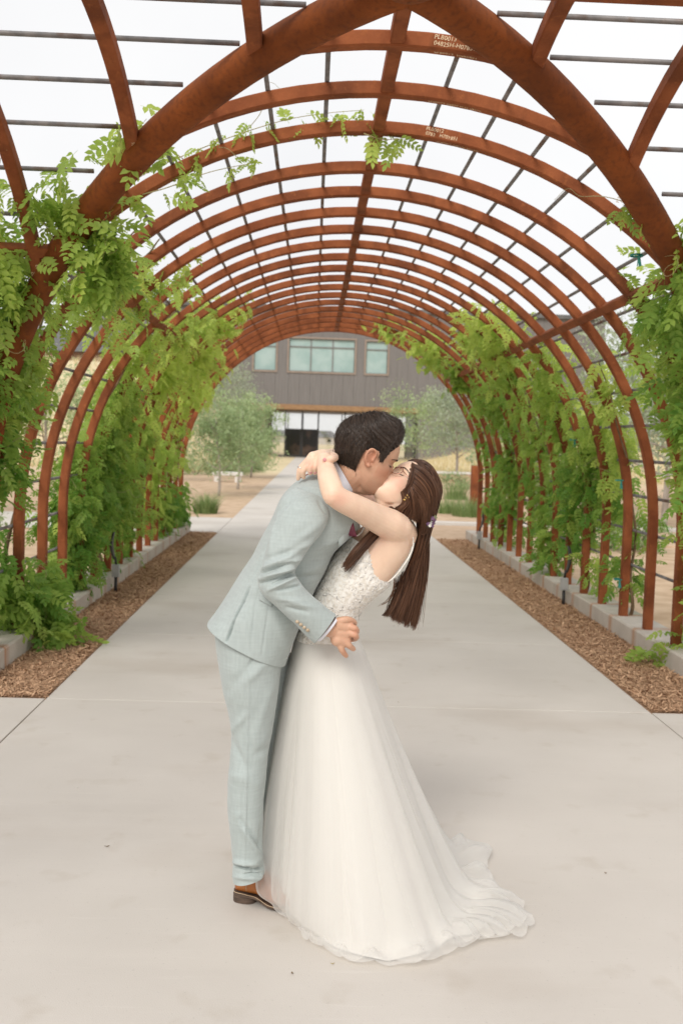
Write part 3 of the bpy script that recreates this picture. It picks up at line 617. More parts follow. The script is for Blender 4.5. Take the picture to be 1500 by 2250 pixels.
def shrub(x, y, r, h, label, m='tree', tone=.3, n=1500, group='low shrubs along the bank'):
    z0 = float(terrain(np.array(x), np.array(y))); root = empty('shrub', (x, y, z0), label, 'shrub', group); mb = MB()
    for i in range(7):
        a = i*.9; mb.add(*tube([(x, y, z0-.03), (x+.4*r*math.cos(a), y+.4*r*math.sin(a), z0+.45*h), (x+.75*r*math.cos(a), y+.75*r*math.sin(a), z0+.8*h)], [.018, .012, .005], 5))
    mb.build('stem', M['stem'], root, True)
    nc = 26; d = rng.normal(0, 1, (nc, 3)); d /= np.linalg.norm(d, axis=1)[:, None]; d[:, 2] = np.abs(d[:, 2])
    cen = np.array([x, y, z0+.08])+d*np.array([r, r, h])*rng.uniform(.45, .95, nc)[:, None]; k = rng.integers(0, nc, n)
    p = cen[k]+rng.normal(0, 1, (n, 3))*np.array([r, r, h])*.17; p[:, 2] = np.maximum(p[:, 2], z0+.02); ct = np.clip(tone+rng.normal(0, .17, nc), 0, 1)
    v, f, t = scatter(p, LF, rng.uniform(0, 6.28, n), rng.normal(.1, .6, n), rng.normal(0, .7, n), rng.uniform(.8, 1.4, n)*(0.7+.5*h), ct[k]); mk('foliage', v, f, M[m], root, attr=t)
for i, (x, y, r, h, tn, lab) in enumerate(((-6.4, 41.5, .9, .6, .3, 'low dark shrub behind the thin tree standing apart'), (-5.0, 43.0, 1.0, .7, .35, 'low shrub under the dry bank, left of the white bench'), (-3.8, 43.5, 1.0, .6, .25, 'dark low shrub right behind the white bench'),
        (-3.3, 45.5, 1.0, .8, .3, 'dense shrub between the two leafy trunks'), (-2.9, 48.0, .6, .7, .35, 'shrub nearest the dark doors beside the walk'), (-3.4, 52.0, 1.5, 1.5, .4, 'tall shrub at the foot of the grey-green tree'),
        (4.2, 41.0, .9, .7, .35, 'shrub in front of the low pale wall'), (5.2, 36.5, .8, .6, .5, 'pale shrub on the gravel this side of the wall'), (8.3, 38.0, 1.2, 1.3, .35, 'dark round shrub at the end of the wall'), (7.3, 30.0, 1.0, 1.0, .3, 'green shrub behind the small bushy tree'),
        (6.0, 12.5, .8, .75, .4, 'rounded shrub outside the posts with teal ties'), (5.2, 16.0, .7, .6, .3, 'small shrub outside the last brighter posts'), (7.5, 10.5, .9, .9, .45, 'loose shrub out on the tan ground beyond the curb'), (-4.6, 10.5, .7, .45, .25, 'low shrub outside the shadier curb'), (-5.3, 14.5, .9, .8, .45, 'shrub outside the thick leafy vine'))):
    shrub(x, y, r, h, lab, tone=tn)
# dry grass on the banks
n = 26000; bx = np.concatenate([rng.uniform(-40, -3.2, n//2), rng.uniform(3.4, 40, n//2)]); by = 46+34*rng.random(n)**1.5; z0 = terrain(bx, by); a = rng.uniform(0, 6.28, n); L = rng.uniform(.25, .6, n); w = .02
tip = np.stack([bx+np.cos(a)*L*.35, by+np.sin(a)*L*.35, z0+L], 1); v = np.stack([np.stack([bx-w, by, z0-.02], 1), np.stack([bx+w, by, z0-.02], 1), tip], 1).reshape(-1, 3)
tag(mk('dry_grass', v, np.arange(3*n).reshape(-1, 3), M['drygrass'], attr=np.repeat(rng.random(n), 3)), 'dry straw-coloured grass on the banks before the building', 'dry grass', kind='stuff')

# ------------------------------------------------------------------ small site furniture
b_ = gnd(500, 1057)
bench = empty('bench', (b_.x, b_.y, 0), 'low white concrete bench slab on two blocks in the gravel', 'bench')
MB().add(*box(b_.x-.55, b_.x+.55, b_.y-.25, b_.y+.25, .22, .34, .02)).build('seat', M['white'], bench)
for q in (-.38, .38): MB().add(*box(b_.x+q-.1, b_.x+q+.1, b_.y-.2, b_.y+.2, -.05, .215)).build('leg', M['white'], bench)
wl = empty('low_wall', (6, 42, 0), 'low pale garden wall with a flat cap behind the grey-green tree', 'wall')
for i in range(6): MB().add(*box(4.6+i*.72, 5.3+i*.72, 42.0, 42.3, -.1, .36)).build('block', M['granite'], wl)
MB().add(*box(4.5, 9.0, 41.95, 42.35, .365, .46, .01)).build('cap', M['white'], wl)
st = gnd(1044, 1125); sp_ = empty('stub_post', (st.x, st.y, 0), 'short square rust-brown post standing alone past the last rib', 'post')
MB().add(*box(st.x-.13, st.x+.13, st.y-.13, st.y+.13, -.05, 1.12, .006)).build('post', M['corten'], sp_)
MB().add(*box(st.x-.2, st.x+.2, st.y-.2, st.y+.2, -.03, .012)).build('base_plate', M['corten'], sp_)
def flood(x, y, s, label):
    r = empty('flood_light', (x, y, 0), label, 'flood light', 'flood lights along the curbs')
    mk('conduit', *tube([(x, y, -.05), (x, y, .16)], .016, 10), M['black'], r, True)
    MB().add(*box(x-.035, x+.035, y-.03, y+.03, .16, .285, .006)).build('junction_box', M['steel_grey'], r)
    MB().add(*box(x-.028, x+.028, y-.036, y-.031, .172, .272)).build('cover_plate', M['steel_grey'], r)
    mk('knuckle', *tube([(x, y, .285), (x+.006*s, y, .33), (x+.012*s, y, .36)], .012, 10), M['black'], r, True)
    rings = []
    for t in np.linspace(0, 1, 9):
        w = .052*math.sin(math.pi*(.12+.76*t))**.5; z = .34+.27*t; c = x+s*(.014+.028*math.sin(math.pi*t*.9))
        rings.append([(c+.024*math.cos(q)*(1 if math.cos(q)*s > 0 else .4)*(.5+.5*math.sin(math.pi*(.1+.8*t))), y+w*math.sin(q), z) for q in np.linspace(0, 2*math.pi, 14, endpoint=False)])
    mk('lamp_head', *loft(rings), M['black'], r, True)
flood(2.60, 10.0, 1, 'black flood light on a grey box in front of the brighter curb, midway')
flood(2.60, 15.2, 1, 'black flood light on a grey box at the far end of the brighter curb')
flood(-1.95, 10.05, -1, 'black flood light on a grey box against the shadier curb')
def plant_tie(s, y, h, label):
    p = surf(s, y, h, -.06); x, z = float(p[0]), float(p[2]); mb = MB()
    pts = [(x+.040*math.cos(q), y+.040*math.sin(q), z) for q in np.linspace(0, 6.28, 13)]
    mb.add(*loft([[(a, b, c-.006), (a, b, c+.006)] for a, b, c in pts], False, False))
    for q in (-.3, .25): mb.add(*loft([[(x-.006+q*.02*t, y-.042-.01*t, z-.075*t), (x+.006+q*.04*t, y-.042-.012*t, z-.07*t)] for t in np.linspace(0, 1, 6)], False, False))
    tag(mb.build('plant_tie', M['tie']), label, 'plant tie', 'teal plant ties')
plant_tie(1, 8.60, .47, 'teal ribbon tie low on a rust post above the curb')
plant_tie(1, 8.60, 1.35, 'teal ribbon tie at mid height by the cross rod')
plant_tie(1, 9.88, 1.72, 'teal ribbon tie high in the dark hanging vine')
plant_tie(1, 5.95, 3.05, 'teal ribbon tie where the rib meets the right groin pipe')
# bits of litter on the slab
for (px, py, s, m, lab) in ((235, 1863, .02, 'stem', 'curled brown leaf scrap on the slab by the trousered leg side'), (865, 1377, .016, 'stem', 'dark leaf fleck on the path behind the skirt'), (730, 2122, .012, 'drygrass', 'tiny yellow petal on the slab beside the hem'), (642, 2143, .016, 'stem', 'small brown twig on the slab below the hem'), (170, 1733, .014, 'white', 'small white fleck on the slab left of the shoe'), (1330, 1922, .012, 'stem', 'dark fleck on the slab beyond the train'), (875, 1545, .014, 'stem', 'thin leaf scrap in the cross joint')):
    c = gnd(px, py); a = random.uniform(0, 3); s *= .6
    v = [(c.x+s*math.cos(a+t)*r, c.y+s*math.sin(a+t)*r*.6, .003+.004*h) for t, r, h in ((0, 1, 1), (1.4, .4, .3), (3.1, 1, 1.2), (4.6, .35, .2))]
    v += [(x, y, z+.0015) for x, y, z in v]
    tag(mk('leaf_scrap', v, [(3, 2, 1, 0), (4, 5, 6, 7), (0, 1, 5, 4), (1, 2, 6, 5), (2, 3, 7, 6), (3, 0, 4, 7)], M[m]), lab, 'litter')

# ================================================================== the couple
NCM = np.array(CM); CAMP = np.array([0, 0, CAMH])
def pix(V):
    q = (np.asarray(V, float)-CAMP) @ NCM; return 750+FPX*q[..., 0]/-q[..., 2], 1125-FPX*q[..., 1]/-q[..., 2]
def A_(px, py, Y): return np.array(at(px, py, Y))
def skinmat(name, c1, c2, lip, blush, stub=None, rough=0.48):
    m = mat(name, c1, c2, 22, rough, 4, 0.05, 300, spec=0.4, sub=0.12, pos=(0.3, 0.7)); nt = m.node_tree; P = nt.nodes['Principled BSDF']
    overlay(m, blush, 9, .5, .75, amount=.22); overlay(m, tuple(min(1, q*1.08) for q in c2), 30, .5, .7, amount=.5)
    for nm, col in (('lip', lip), ('blush', blush), ('stubble', stub)):
        if col is None: continue
        a = nt.nodes.new('ShaderNodeAttribute'); a.attribute_name = nm; x = nt.nodes.new('ShaderNodeMixRGB'); src = P.inputs['Base Color'].links[0].from_socket
        nt.links.new(a.outputs['Fac'], x.inputs[0]); nt.links.new(src, x.inputs[1]); x.inputs[2].default_value = (*col, 1); nt.links.new(x.outputs[0], P.inputs['Base Color'])
    return m
M['skin_m'] = skinmat('tanned_skin', (0.57, 0.33, 0.215), (0.65, 0.39, 0.265), (0.42, 0.15, 0.11), (0.52, 0.19, 0.11), (0.16, 0.095, 0.065))
M['skin_w'] = skinmat('fair_skin', (0.82, 0.575, 0.42), (0.87, 0.635, 0.475), (0.62, 0.24, 0.21), (0.72, 0.36, 0.26))
def fabric(name, c1, c2, st=0.10):
    m = mat(name, c1, c2, 130, 0.88, 3, 0, spec=0.15, stretch=(1, 1, 0.12), pos=(0.36, 0.64), sheen=0.25); nt = m.node_tree; P = nt.nodes['Principled BSDF']
    src = P.inputs['Base Color'].links[0].from_socket
    t = nt.nodes.new('ShaderNodeTexCoord'); mp = nt.nodes.new('ShaderNodeMapping'); mp.inputs['Scale'].default_value = (0.1, 0.1, 1); nt.links.new(t.outputs['Object'], mp.inputs['Vector'])
    n = nt.nodes.new('ShaderNodeTexNoise'); n.inputs['Scale'].default_value = 160; nt.links.new(mp.outputs[0], n.inputs['Vector'])
    x = nt.nodes.new('ShaderNodeMixRGB'); x.blend_type = 'OVERLAY'; x.inputs[0].default_value = st; nt.links.new(src, x.inputs[1]); nt.links.new(n.outputs['Fac'], x.inputs[2]); nt.links.new(x.outputs[0], P.inputs['Base Color'])
    b = nt.nodes.new('ShaderNodeBump'); b.inputs['Strength'].default_value = .12; b.inputs['Distance'].default_value = .002; nt.links.new(n.outputs['Fac'], b.inputs['Height']); nt.links.new(b.outputs[0], P.inputs['Normal']); return m
M['suit'] = fabric('sage_wool_suiting', (0.40, 0.45, 0.437), (0.43, 0.482, 0.468))
M['shirt'] = mat('white_shirt_cotton', (0.72, 0.72, 0.78), (0.77, 0.77, 0.82), 40, 0.8)
M['tiefab'] = mat('burgundy_satin', (0.13, 0.018, 0.042), (0.22, 0.04, 0.07), 60, 0.4)
M['lining'] = mat('dark_red_lining', (0.16, 0.02, 0.02), (0.2, 0.03, 0.03), 30, 0.5)
M['leather'] = mat('tan_brown_leather', (0.30, 0.085, 0.018), (0.44, 0.155, 0.040), 14, 0.36, 6, 0.15, 120, spec=0.5)
M['sole'] = mat('stacked_sole', (0.06, 0.04, 0.028), (0.13, 0.085, 0.06), 30, 0.7, stretch=(1, 1, 6))
M['stitch'] = mat('pale_stitching', (0.5, 0.36, 0.22), (0.6, 0.45, 0.3), 60, 0.8)
M['hair_m'] = mat('dark_brown_hair', (0.012, 0.008, 0.006), (0.02, 0.013, 0.009), 60, 0.8, spec=0.5)
M['hair_w'] = mat('chestnut_hair_base', (0.050, 0.021, 0.011), (0.085, 0.037, 0.019), 45, 0.7, stretch=(1, 1, .2), spec=0.5)
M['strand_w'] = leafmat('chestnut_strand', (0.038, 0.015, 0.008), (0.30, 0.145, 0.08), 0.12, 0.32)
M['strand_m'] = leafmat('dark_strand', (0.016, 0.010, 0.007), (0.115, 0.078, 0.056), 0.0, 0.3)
M['satin'] = mat('ivory_satin', (0.84, 0.815, 0.775), (0.86, 0.84, 0.80), 3, 0.55, spec=0.3)
M['lace'] = mat('ivory_lace', (0.74, 0.69, 0.61), (0.87, 0.84, 0.785), 85, 0.8, 3, 0.35, 95, pos=(0.40, 0.56))
M['button'] = mat('horn_button', (0.42, 0.32, 0.21), (0.55, 0.44, 0.32), 60, 0.35)
M['wire'] = mat('rose_gold_wire', (0.55, 0.30, 0.22), (0.6, 0.34, 0.26), 20, 0.25, metal=0.9)
M['silver'] = mat('silver', (0.7, 0.7, 0.72), (0.75, 0.75, 0.77), 20, 0.2, metal=1.0)
M['gold'] = mat('gold', (0.6, 0.42, 0.15), (0.65, 0.46, 0.18), 20, 0.25, metal=1.0)
M['nail'] = mat('pink_nail', (0.62, 0.26, 0.28), (0.66, 0.3, 0.31), 20, 0.25)
M['petal_p'] = mat('dried_purple_petal', (0.09, 0.04, 0.11), (0.22, 0.12, 0.2), 60, 0.8)
M['petal_w'] = mat('white_petal', (0.75, 0.72, 0.66), (0.8, 0.78, 0.72), 30, 0.7)
M['greens'] = mat('dried_greens', (0.12, 0.14, 0.07), (0.2, 0.2, 0.1), 30, 0.8)
M['lashes'] = mat('dark_lash', (0.012, 0.008, 0.006), (0.02, 0.013, 0.01), 30, 0.6)
def tullemat(name, dens):
    m = bpy.data.materials.new(name); m.use_nodes = True; nt = m.node_tree; P = nt.nodes['Principled BSDF']
    P.inputs['Base Color'].default_value = (0.87, 0.855, 0.825, 1); P.inputs['Roughness'].default_value = 0.8; P.inputs['Specular IOR Level'].default_value = 0.1
    t = nt.nodes.new('ShaderNodeBsdfTransparent'); tr = nt.nodes.new('ShaderNodeBsdfTranslucent'); tr.inputs[0].default_value = (0.90, 0.885, 0.855, 1)
    a = nt.nodes.new('ShaderNodeMixShader'); a.inputs[0].default_value = .45; nt.links.new(P.outputs[0], a.inputs[1]); nt.links.new(tr.outputs[0], a.inputs[2])
    lw = nt.nodes.new('ShaderNodeLayerWeight'); lw.inputs[0].default_value = 0.35
    f = math_node(nt, 'MULTIPLY', lw.outputs['Facing'], 0.55); f = math_node(nt, 'ADD', f, dens); f = math_node(nt, 'MINIMUM', f, 1.0)
    x = nt.nodes.new('ShaderNodeMixShader'); nt.links.new(f, x.inputs[0]); nt.links.new(t.outputs[0], x.inputs[1]); nt.links.new(a.outputs[0], x.inputs[2])
    nt.links.new(x.outputs[0], nt.nodes['Material Output'].inputs[0]); return m
M['tulle'] = tullemat('ivory_tulle', 0.40)

# ------------------------------------------------------------------ shape tools
def sections(S, n, ns=72, ex=2.2, scale=1.0):
    """S rows: ax,ay,bx,by,Y,near,far -> rings; a/b are silhouette pixels, near/far half depths (m)"""
    S = catmull(np.array(S, float), n); th = np.linspace(0, 2*math.pi, ns, endpoint=False); out = []
    c, s = np.cos(th), np.sin(th); ce = np.sign(c)*np.abs(c)**(2/ex); se = np.sign(s)*np.abs(s)**(2/ex)
    for r in S:
        a, b = A_(r[0], r[1], r[4]), A_(r[2], r[3], r[4]); m, h = (a+b)/2, (b-a)/2
        d = np.where(se > 0, r[5]*se, r[6]*se)*scale
        out.append(m+h*ce[:, None]*scale-np.outer(d, [0, 1, 0]))
    return np.array(out)
def grid_normals(G):
    du = np.roll(G, -1, 1)-np.roll(G, 1, 1); dv = np.empty_like(G); dv[1:-1] = G[2:]-G[:-2]; dv[0] = G[1]-G[0]; dv[-1] = G[-1]-G[-2]
    N = np.cross(du, dv); N /= np.linalg.norm(N, axis=-1, keepdims=True)+1e-9
    o = G-G.mean(1, keepdims=True); N *= np.where((N*o).sum(-1, keepdims=True).mean(1, keepdims=True) < 0, -1, 1); return N
def vnoise(P, f, seed=0):
    """cheap smooth noise: sum of rotated sines"""
    r = np.random.default_rng(seed); o = 0
    for i in range(7):
        k = r.normal(0, 1, 3); k *= f*(1+.35*i)/np.linalg.norm(k); o = o+np.sin(P @ k+r.uniform(0, 6.28))/(1+.4*i)
    return o/3.2
def ridges(G, N, R_):
    """folds drawn as pixel strokes, raised or sunk along the normal on the camera side"""
    x, y = pix(G); face = sstep(.1, .45, -N[..., 1]); D = np.zeros_like(x)
    for (x0, y0, x1, y1, w, amp) in R_:
        dx, dy = x1-x0, y1-y0; L2 = dx*dx+dy*dy; t = np.clip(((x-x0)*dx+(y-y0)*dy)/L2, 0, 1)
        d = np.hypot(x-x0-t*dx, y-y0-t*dy); D += amp*np.exp(-(d/w)**2)*(0.35+.65*np.sin(math.pi*np.clip(t*.9+.05, 0, 1)))
    return G+N*(D*face)[..., None]
def gmesh(name, G, m, parent, close=True, cap=False, attr=None):
    n, k = G.shape[:2]; idx = np.arange(n*k).reshape(n, k); j = np.roll(idx, -1, 1) if close else idx[:, 1:]; i0 = idx if close else idx[:, :-1]
    f = np.stack([i0[:-1], j[:-1], j[1:], i0[1:]], -1).reshape(-1, 4)
    return mk(name, G.reshape(-1, 3), f, m, parent, True)
def grid_vf(G):
    n, k = G.shape[:2]; v = G.reshape(-1, 3).tolist(); _, f = loft([[0]*k]*n) if False else (None, None)
    idx = np.arange(n*k).reshape(n, k); j = np.roll(idx, -1, 1); f = np.stack([idx[:-1], j[:-1], j[1:], idx[1:]], -1).reshape(-1, 4).tolist()
    return v, [tuple(q) for q in f]+[tuple(range(k-1, -1, -1)), tuple(range((n-1)*k, n*k))]
def ellipsoid(c, r, rot=None, n=14):
    c = np.array(c); V_ = []; F_ = []
    for i in range(n+1):
        a = math.pi*i/n
        for j in range(2*n): b = math.pi*j/n; p = np.array([r[0]*math.sin(a)*math.cos(b), r[1]*math.sin(a)*math.sin(b), r[2]*math.cos(a)]); V_.append(c+(rot @ p if rot is not None else p))
    for i in range(n):
        for j in range(2*n): k = (j+1) % (2*n); F_.append((i*2*n+j, (i+1)*2*n+j, (i+1)*2*n+k, i*2*n+k))
    return V_, F_
def limb(pts, rad, n=16, m=24):
    """smooth tapered limb with rounded ends through control points"""
    c = catmull(np.array(pts), m); r = np.interp(np.linspace(0, 1, m), np.linspace(0, 1, len(rad)), rad)
    v, f = tube(c, r, n); mb = MB().add(v, f); mb.add(*ellipsoid(c[0], (r[0],)*3, n=8)); mb.add(*ellipsoid(c[-1], (r[-1],)*3, n=8)); return mb.v, mb.f
def union(parts, voxel, iters, name, m, parent):
    mb = MB()
    for v, f in parts: mb.add(v, f)
    me = bpy.data.meshes.new('tmp'); me.from_pydata(mb.v, [], mb.f); me.update(); o = bpy.data.objects.new('tmp', me); COL.objects.link(o)
    md = o.modifiers.new('r', 'REMESH'); md.mode = 'VOXEL'; md.voxel_size = voxel
    sm = o.modifiers.new('s', 'SMOOTH'); sm.factor = .5; sm.iterations = iters
    dg = bpy.context.evaluated_depsgraph_get(); r = bpy.data.meshes.new_from_object(o.evaluated_get(dg)); r.name = name
    bpy.data.objects.remove(o); bpy.data.meshes.remove(me); r.materials.clear(); r.materials.append(m)
    r.polygons.foreach_set('use_smooth', np.ones(len(r.polygons), dtype=bool)); return link(name, r, parent)

# ------------------------------------------------------------------ heads
ROWS = {'m': [(-.119, .058, .012, .020), (-.112, .082, .012, .034), (-.098, .0925, -.004, .047), (-.080, .0915, -.024, .057), (-.062, .0915, -.050, .063), (-.045, .091, -.066, .0665), (-.030, .090, -.072, .070), (-.010, .0885, -.083, .073),
              (.010, .0875, -.092, .0745), (.030, .094, -.097, .0755), (.055, .0935, -.099, .0765), (.080, .084, -.095, .073), (.100, .066, -.082, .062), (.115, .042, -.058, .043), (.124, .010, -.024, .015)],
        'w': [(-.116, .058, .036, .012), (-.110, .078, .026, .023), (-.098, .0885, .012, .035), (-.080, .089, -.010, .0445), (-.062, .0895, -.036, .054), (-.045, .0895, -.056, .061), (-.030, .089, -.072, .069), (-.010, .0875, -.083, .072),
              (.010, .0865, -.092, .073), (.030, .090, -.097, .0745), (.055, .092, -.099, .0755), (.080, .084, -.095, .072), (.100, .066, -.082, .061), (.115, .042, -.058, .042), (.124, .010, -.024, .015)]}
gs = lambda d, s: np.exp(-(d/s)**2)
def face_bump(y, z, k):
    ay = np.abs(y)
    N_ = np.interp(z, [-.052, -.046, -.038, -.030, -.012, .005, .020, .03], [0, .005, .023, .031, .019, .009, .002, 0]); sg = np.interp(z, [-.05, -.03, -.01, .02], [.012, .0115, .008, .0075])
    b = N_*gs(y, sg)*(1 if k == 'm' else .88)
    b = b+.008*gs(ay-.0135, .007)*gs(z+.037, .008)
    b = b-.0105*gs(ay-.032, .015)*gs(z-.010, .012)+.0065*gs(ay-.032, .011)*gs(z-.006, .009)
    b = b+(.005 if k == 'm' else .002)*gs(ay-.03, .022)*gs(z-.030, .008)
    lw = gs(y, .021)
    b = b+(.0065*gs(z+.0545, .0055)+.0075*gs(z+.0675, .0060)-.003*gs(z+.061, .0022)-.0045*gs(z+.079, .007))*lw+.006*gs(y, .019)*gs(z+.099, .012)
    b = b+.004*gs(ay-.048, .016)*gs(z+.020, .018); return b
def head_row(z, k):
    r = np.array(ROWS[k]); return np.interp(z, r[:, 0], r[:, 1]), np.interp(z, r[:, 0], r[:, 2]), np.interp(z, r[:, 0], r[:, 3])
def head_grid(k, nz_=96, ns=120):
    r = catmull(np.array(ROWS[k]), nz_); th = np.linspace(0, 2*math.pi, ns, endpoint=False); c, s = np.cos(th), np.sin(th); e = 2.25; G = []
    for (z, xf, xb, w) in r:
        xm = np.interp(z, [-.119, -.08, -.04, .124], [.035, .012, -.004, -.008]); ce = np.sign(c)*np.abs(c)**(2/e); se = np.sign(s)*np.abs(s)**(2/e)
        x = xm+np.where(c > 0, (xf-xm)*ce, (xm-xb)*ce); y = w*se; x = x+face_bump(y, z, k)*sstep(.15, .5, c); G.append(np.stack([x, y, np.full(ns, z)], 1))
    return np.array(G)
def hx(y, z, k):
    xf, xb, w = head_row(z, k); e = 2.25; xm = np.interp(z, [-.119, -.08, -.04, .124], [.035, .012, -.004, -.008])
    se = np.clip(np.abs(y)/w, 0, 1); s = se**(e/2); c = np.sqrt(1-s*s); return xm+(xf-xm)*c**(2/e)+face_bump(y, z, k)
class Pose:
    def __init__(s, loc, yaw, pitch, roll, sc):
        s.R = np.array(Matrix.Rotation(yaw, 3, 'Z') @ Matrix.Rotation(pitch, 3, 'Y') @ Matrix.Rotation(roll, 3, 'X')); s.p = np.array(loc); s.s = sc
    def __call__(s, L): return (np.asarray(L, float)*s.s) @ s.R.T+s.p
    def inv(s, Wd): return ((np.asarray(Wd, float)-s.p) @ s.R)/s.s
PM = Pose((0.184, 3.30, 1.552), math.radians(10), math.radians(23), math.radians(5), 0.95)
PW = Pose((0.312, 3.345, 1.437), math.radians(206), math.radians(-56), math.radians(3), 0.90)
def ear(P, sd, out=1.0):
    q = lambda x, y, z: P((x, sd*(.072+(y-.072)*out), z)); mb = MB(); rot = P.R @ np.array(Matrix.Rotation(sd*-.35, 3, 'Z'))
    mb.add(*ellipsoid(q(-.012, .0755, .0), (.015*P.s, .005*P.s, .027*P.s), rot, 10))
    rim = [q(*t) for t in ((.004, .076, .002), (.004, .080, .018), (-.006, .085, .030), (-.022, .089, .028), (-.029, .090, .010), (-.025, .087, -.010), (-.014, .081, -.024), (-.003, .076, -.030), (.004, .075, -.022))]
    mb.add(*tube(catmull(rim, 26), .0042*P.s, 8)); mb.add(*ellipsoid(q(-.005, .078, -.026), (.008*P.s,)*3, n=8)); mb.add(*ellipsoid(q(.003, .077, -.004), (.004*P.s, .004*P.s, .006*P.s), n=8))
    an = [q(*t) for t in ((-.010, .079, .020), (-.019, .083, .012), (-.019, .083, -.004), (-.012, .080, -.015))]; mb.add(*tube(catmull(an, 12), .0032*P.s, 6)); return mb.v, mb.f
SPOT_W = [(A_(745, 1098, 3.03), .030, .55), (A_(672, 1014, 3.21), .02, .5), (A_(684, 1022, 3.20), .018, .5), (A_(838, 1186, 3.20), .03, .45), (A_(715, 1010, 3.14), .012, .5)]
SPOT_M = [(A_(778, 1370, 3.11), .012, .5), (A_(781, 1386, 3.11), .012, .5), (A_(779, 1402, 3.11), .012, .5), (A_(760, 1434, 3.12), .012, .4)]
def paint_face(o, P, k):
    me = o.data; n = len(me.vertices); co = np.empty(n*3); me.vertices.foreach_get('co', co); L = P.inv(co.reshape(-1, 3)); x, y, z = L.T
    near = (x > .03) & (np.abs(z) < .16) & (np.abs(y) < .09)
    lip = near*gs(y, .024)**2*np.clip(gs(z+.0545, .0055)+gs(z+.0675, .0065), 0, 1)*(x > .07)
    bl = near*(.5*gs(np.abs(y)-.050, .024)*gs(z+.028, .024)+.5*gs(y, .014)*gs(z+.034, .012))
    earm = (np.abs(y) > .070)*gs(x+.01, .03)*gs(z, .04)*.6; bl = np.clip(bl+earm, 0, .8)
    st = near*0.0
    Wc = co.reshape(-1, 3)
    for (q, rad_, am) in (SPOT_M if k == 'm' else SPOT_W): bl = np.clip(bl+am*gs(np.linalg.norm(Wc-np.array(q), axis=1), rad_), 0, .8)
    if k == 'm': st = ((x > .02) & (z < -.03) & (z > -.16))*np.clip(.75*gs(y, .022)*gs(z+.108, .014)+.35*gs(y, .03)*gs(z+.048, .006)+.22*sstep(-.045, -.08, z)*sstep(.0, .05, x), 0, 1)
    for nm, a in (('lip', lip*.85), ('blush', bl), ('stubble', st)):
        t = me.attributes.new(nm, 'FLOAT', 'POINT'); t.data.foreach_set('value', a.astype(np.float32))
def lash_brow(P, k, root, m_brow, sd_list=(-1, 1)):
    for sd in sd_list:
        y = np.linspace(.018, .046, 12); z = .004-.004*np.sin(np.linspace(0, math.pi, 12)); pts = [P((hx(a, b, k)+.001, sd*a, b)) for a, b in zip(y, z)]
        mk('eyelash', *tube(pts, np.array([.0006]+[.0016]*10+[.0006])*P.s, 6), M['lashes'], root, True)
        mb = MB()
        for i in range(70):
            t = i/69; a = .012+.040*t; b = .026+.007*math.sin(t*2.2)-.005*t*t+random.uniform(-.0028, .0028)*(1-t*.6); L = .008*(1-.3*t)
            p0 = np.array((hx(a, b, k)+.0008, sd*a, b)); a2, b2 = a+L*.85, b+L*(.45-.7*t); p1 = np.array((hx(a2, b2, k)+.0016, sd*a2, b2)); mb.add(*tube([P(p0), P((p0+p1)/2+(.0006, 0, 0)), P(p1)], [.0009, .0008, .0003], 4))
        mb.build('eyebrow', m_brow, root)
def strands(name, curves, r0, r1, m, parent, n=4, tone0=None):
    """many thin tapered strands; curves (N,K,3)"""
    C = np.asarray(curves); Nn, K = C.shape[:2]; T = np.gradient(C, axis=1); T /= np.linalg.norm(T, axis=-1, keepdims=True)+1e-9
    up = np.array([.31, -.87, .38]); U = np.cross(T, up); U /= np.linalg.norm(U, axis=-1, keepdims=True)+1e-9; Wv = np.cross(T, U)
    rad = (r0*rng.uniform(.6, 1.3, Nn)[:, None]*(np.minimum(1, np.linspace(0, 1, K)/.12+.2)*(1-np.linspace(0, 1, K)**2.5))[None]+r1)[..., None]
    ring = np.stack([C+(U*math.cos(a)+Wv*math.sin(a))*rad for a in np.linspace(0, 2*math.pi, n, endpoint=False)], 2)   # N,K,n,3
    idx = np.arange(Nn*K*n).reshape(Nn, K, n); j = np.roll(idx, -1, 2)
    f = np.stack([idx[:, :-1], j[:, :-1], j[:, 1:], idx[:, 1:]], -1).reshape(-1, 4); base_t = rng.beta(1.2, 2.8, Nn) if tone0 is None else np.clip(tone0+rng.normal(0, .12, Nn), 0, 1); tone = np.repeat(base_t, K*n).reshape(Nn, K, n)*.75+np.linspace(0, .25, K)[None, :, None]**1.5; return mk(name, ring.reshape(-1, 3), f, m, parent, True, attr=tone.ravel())

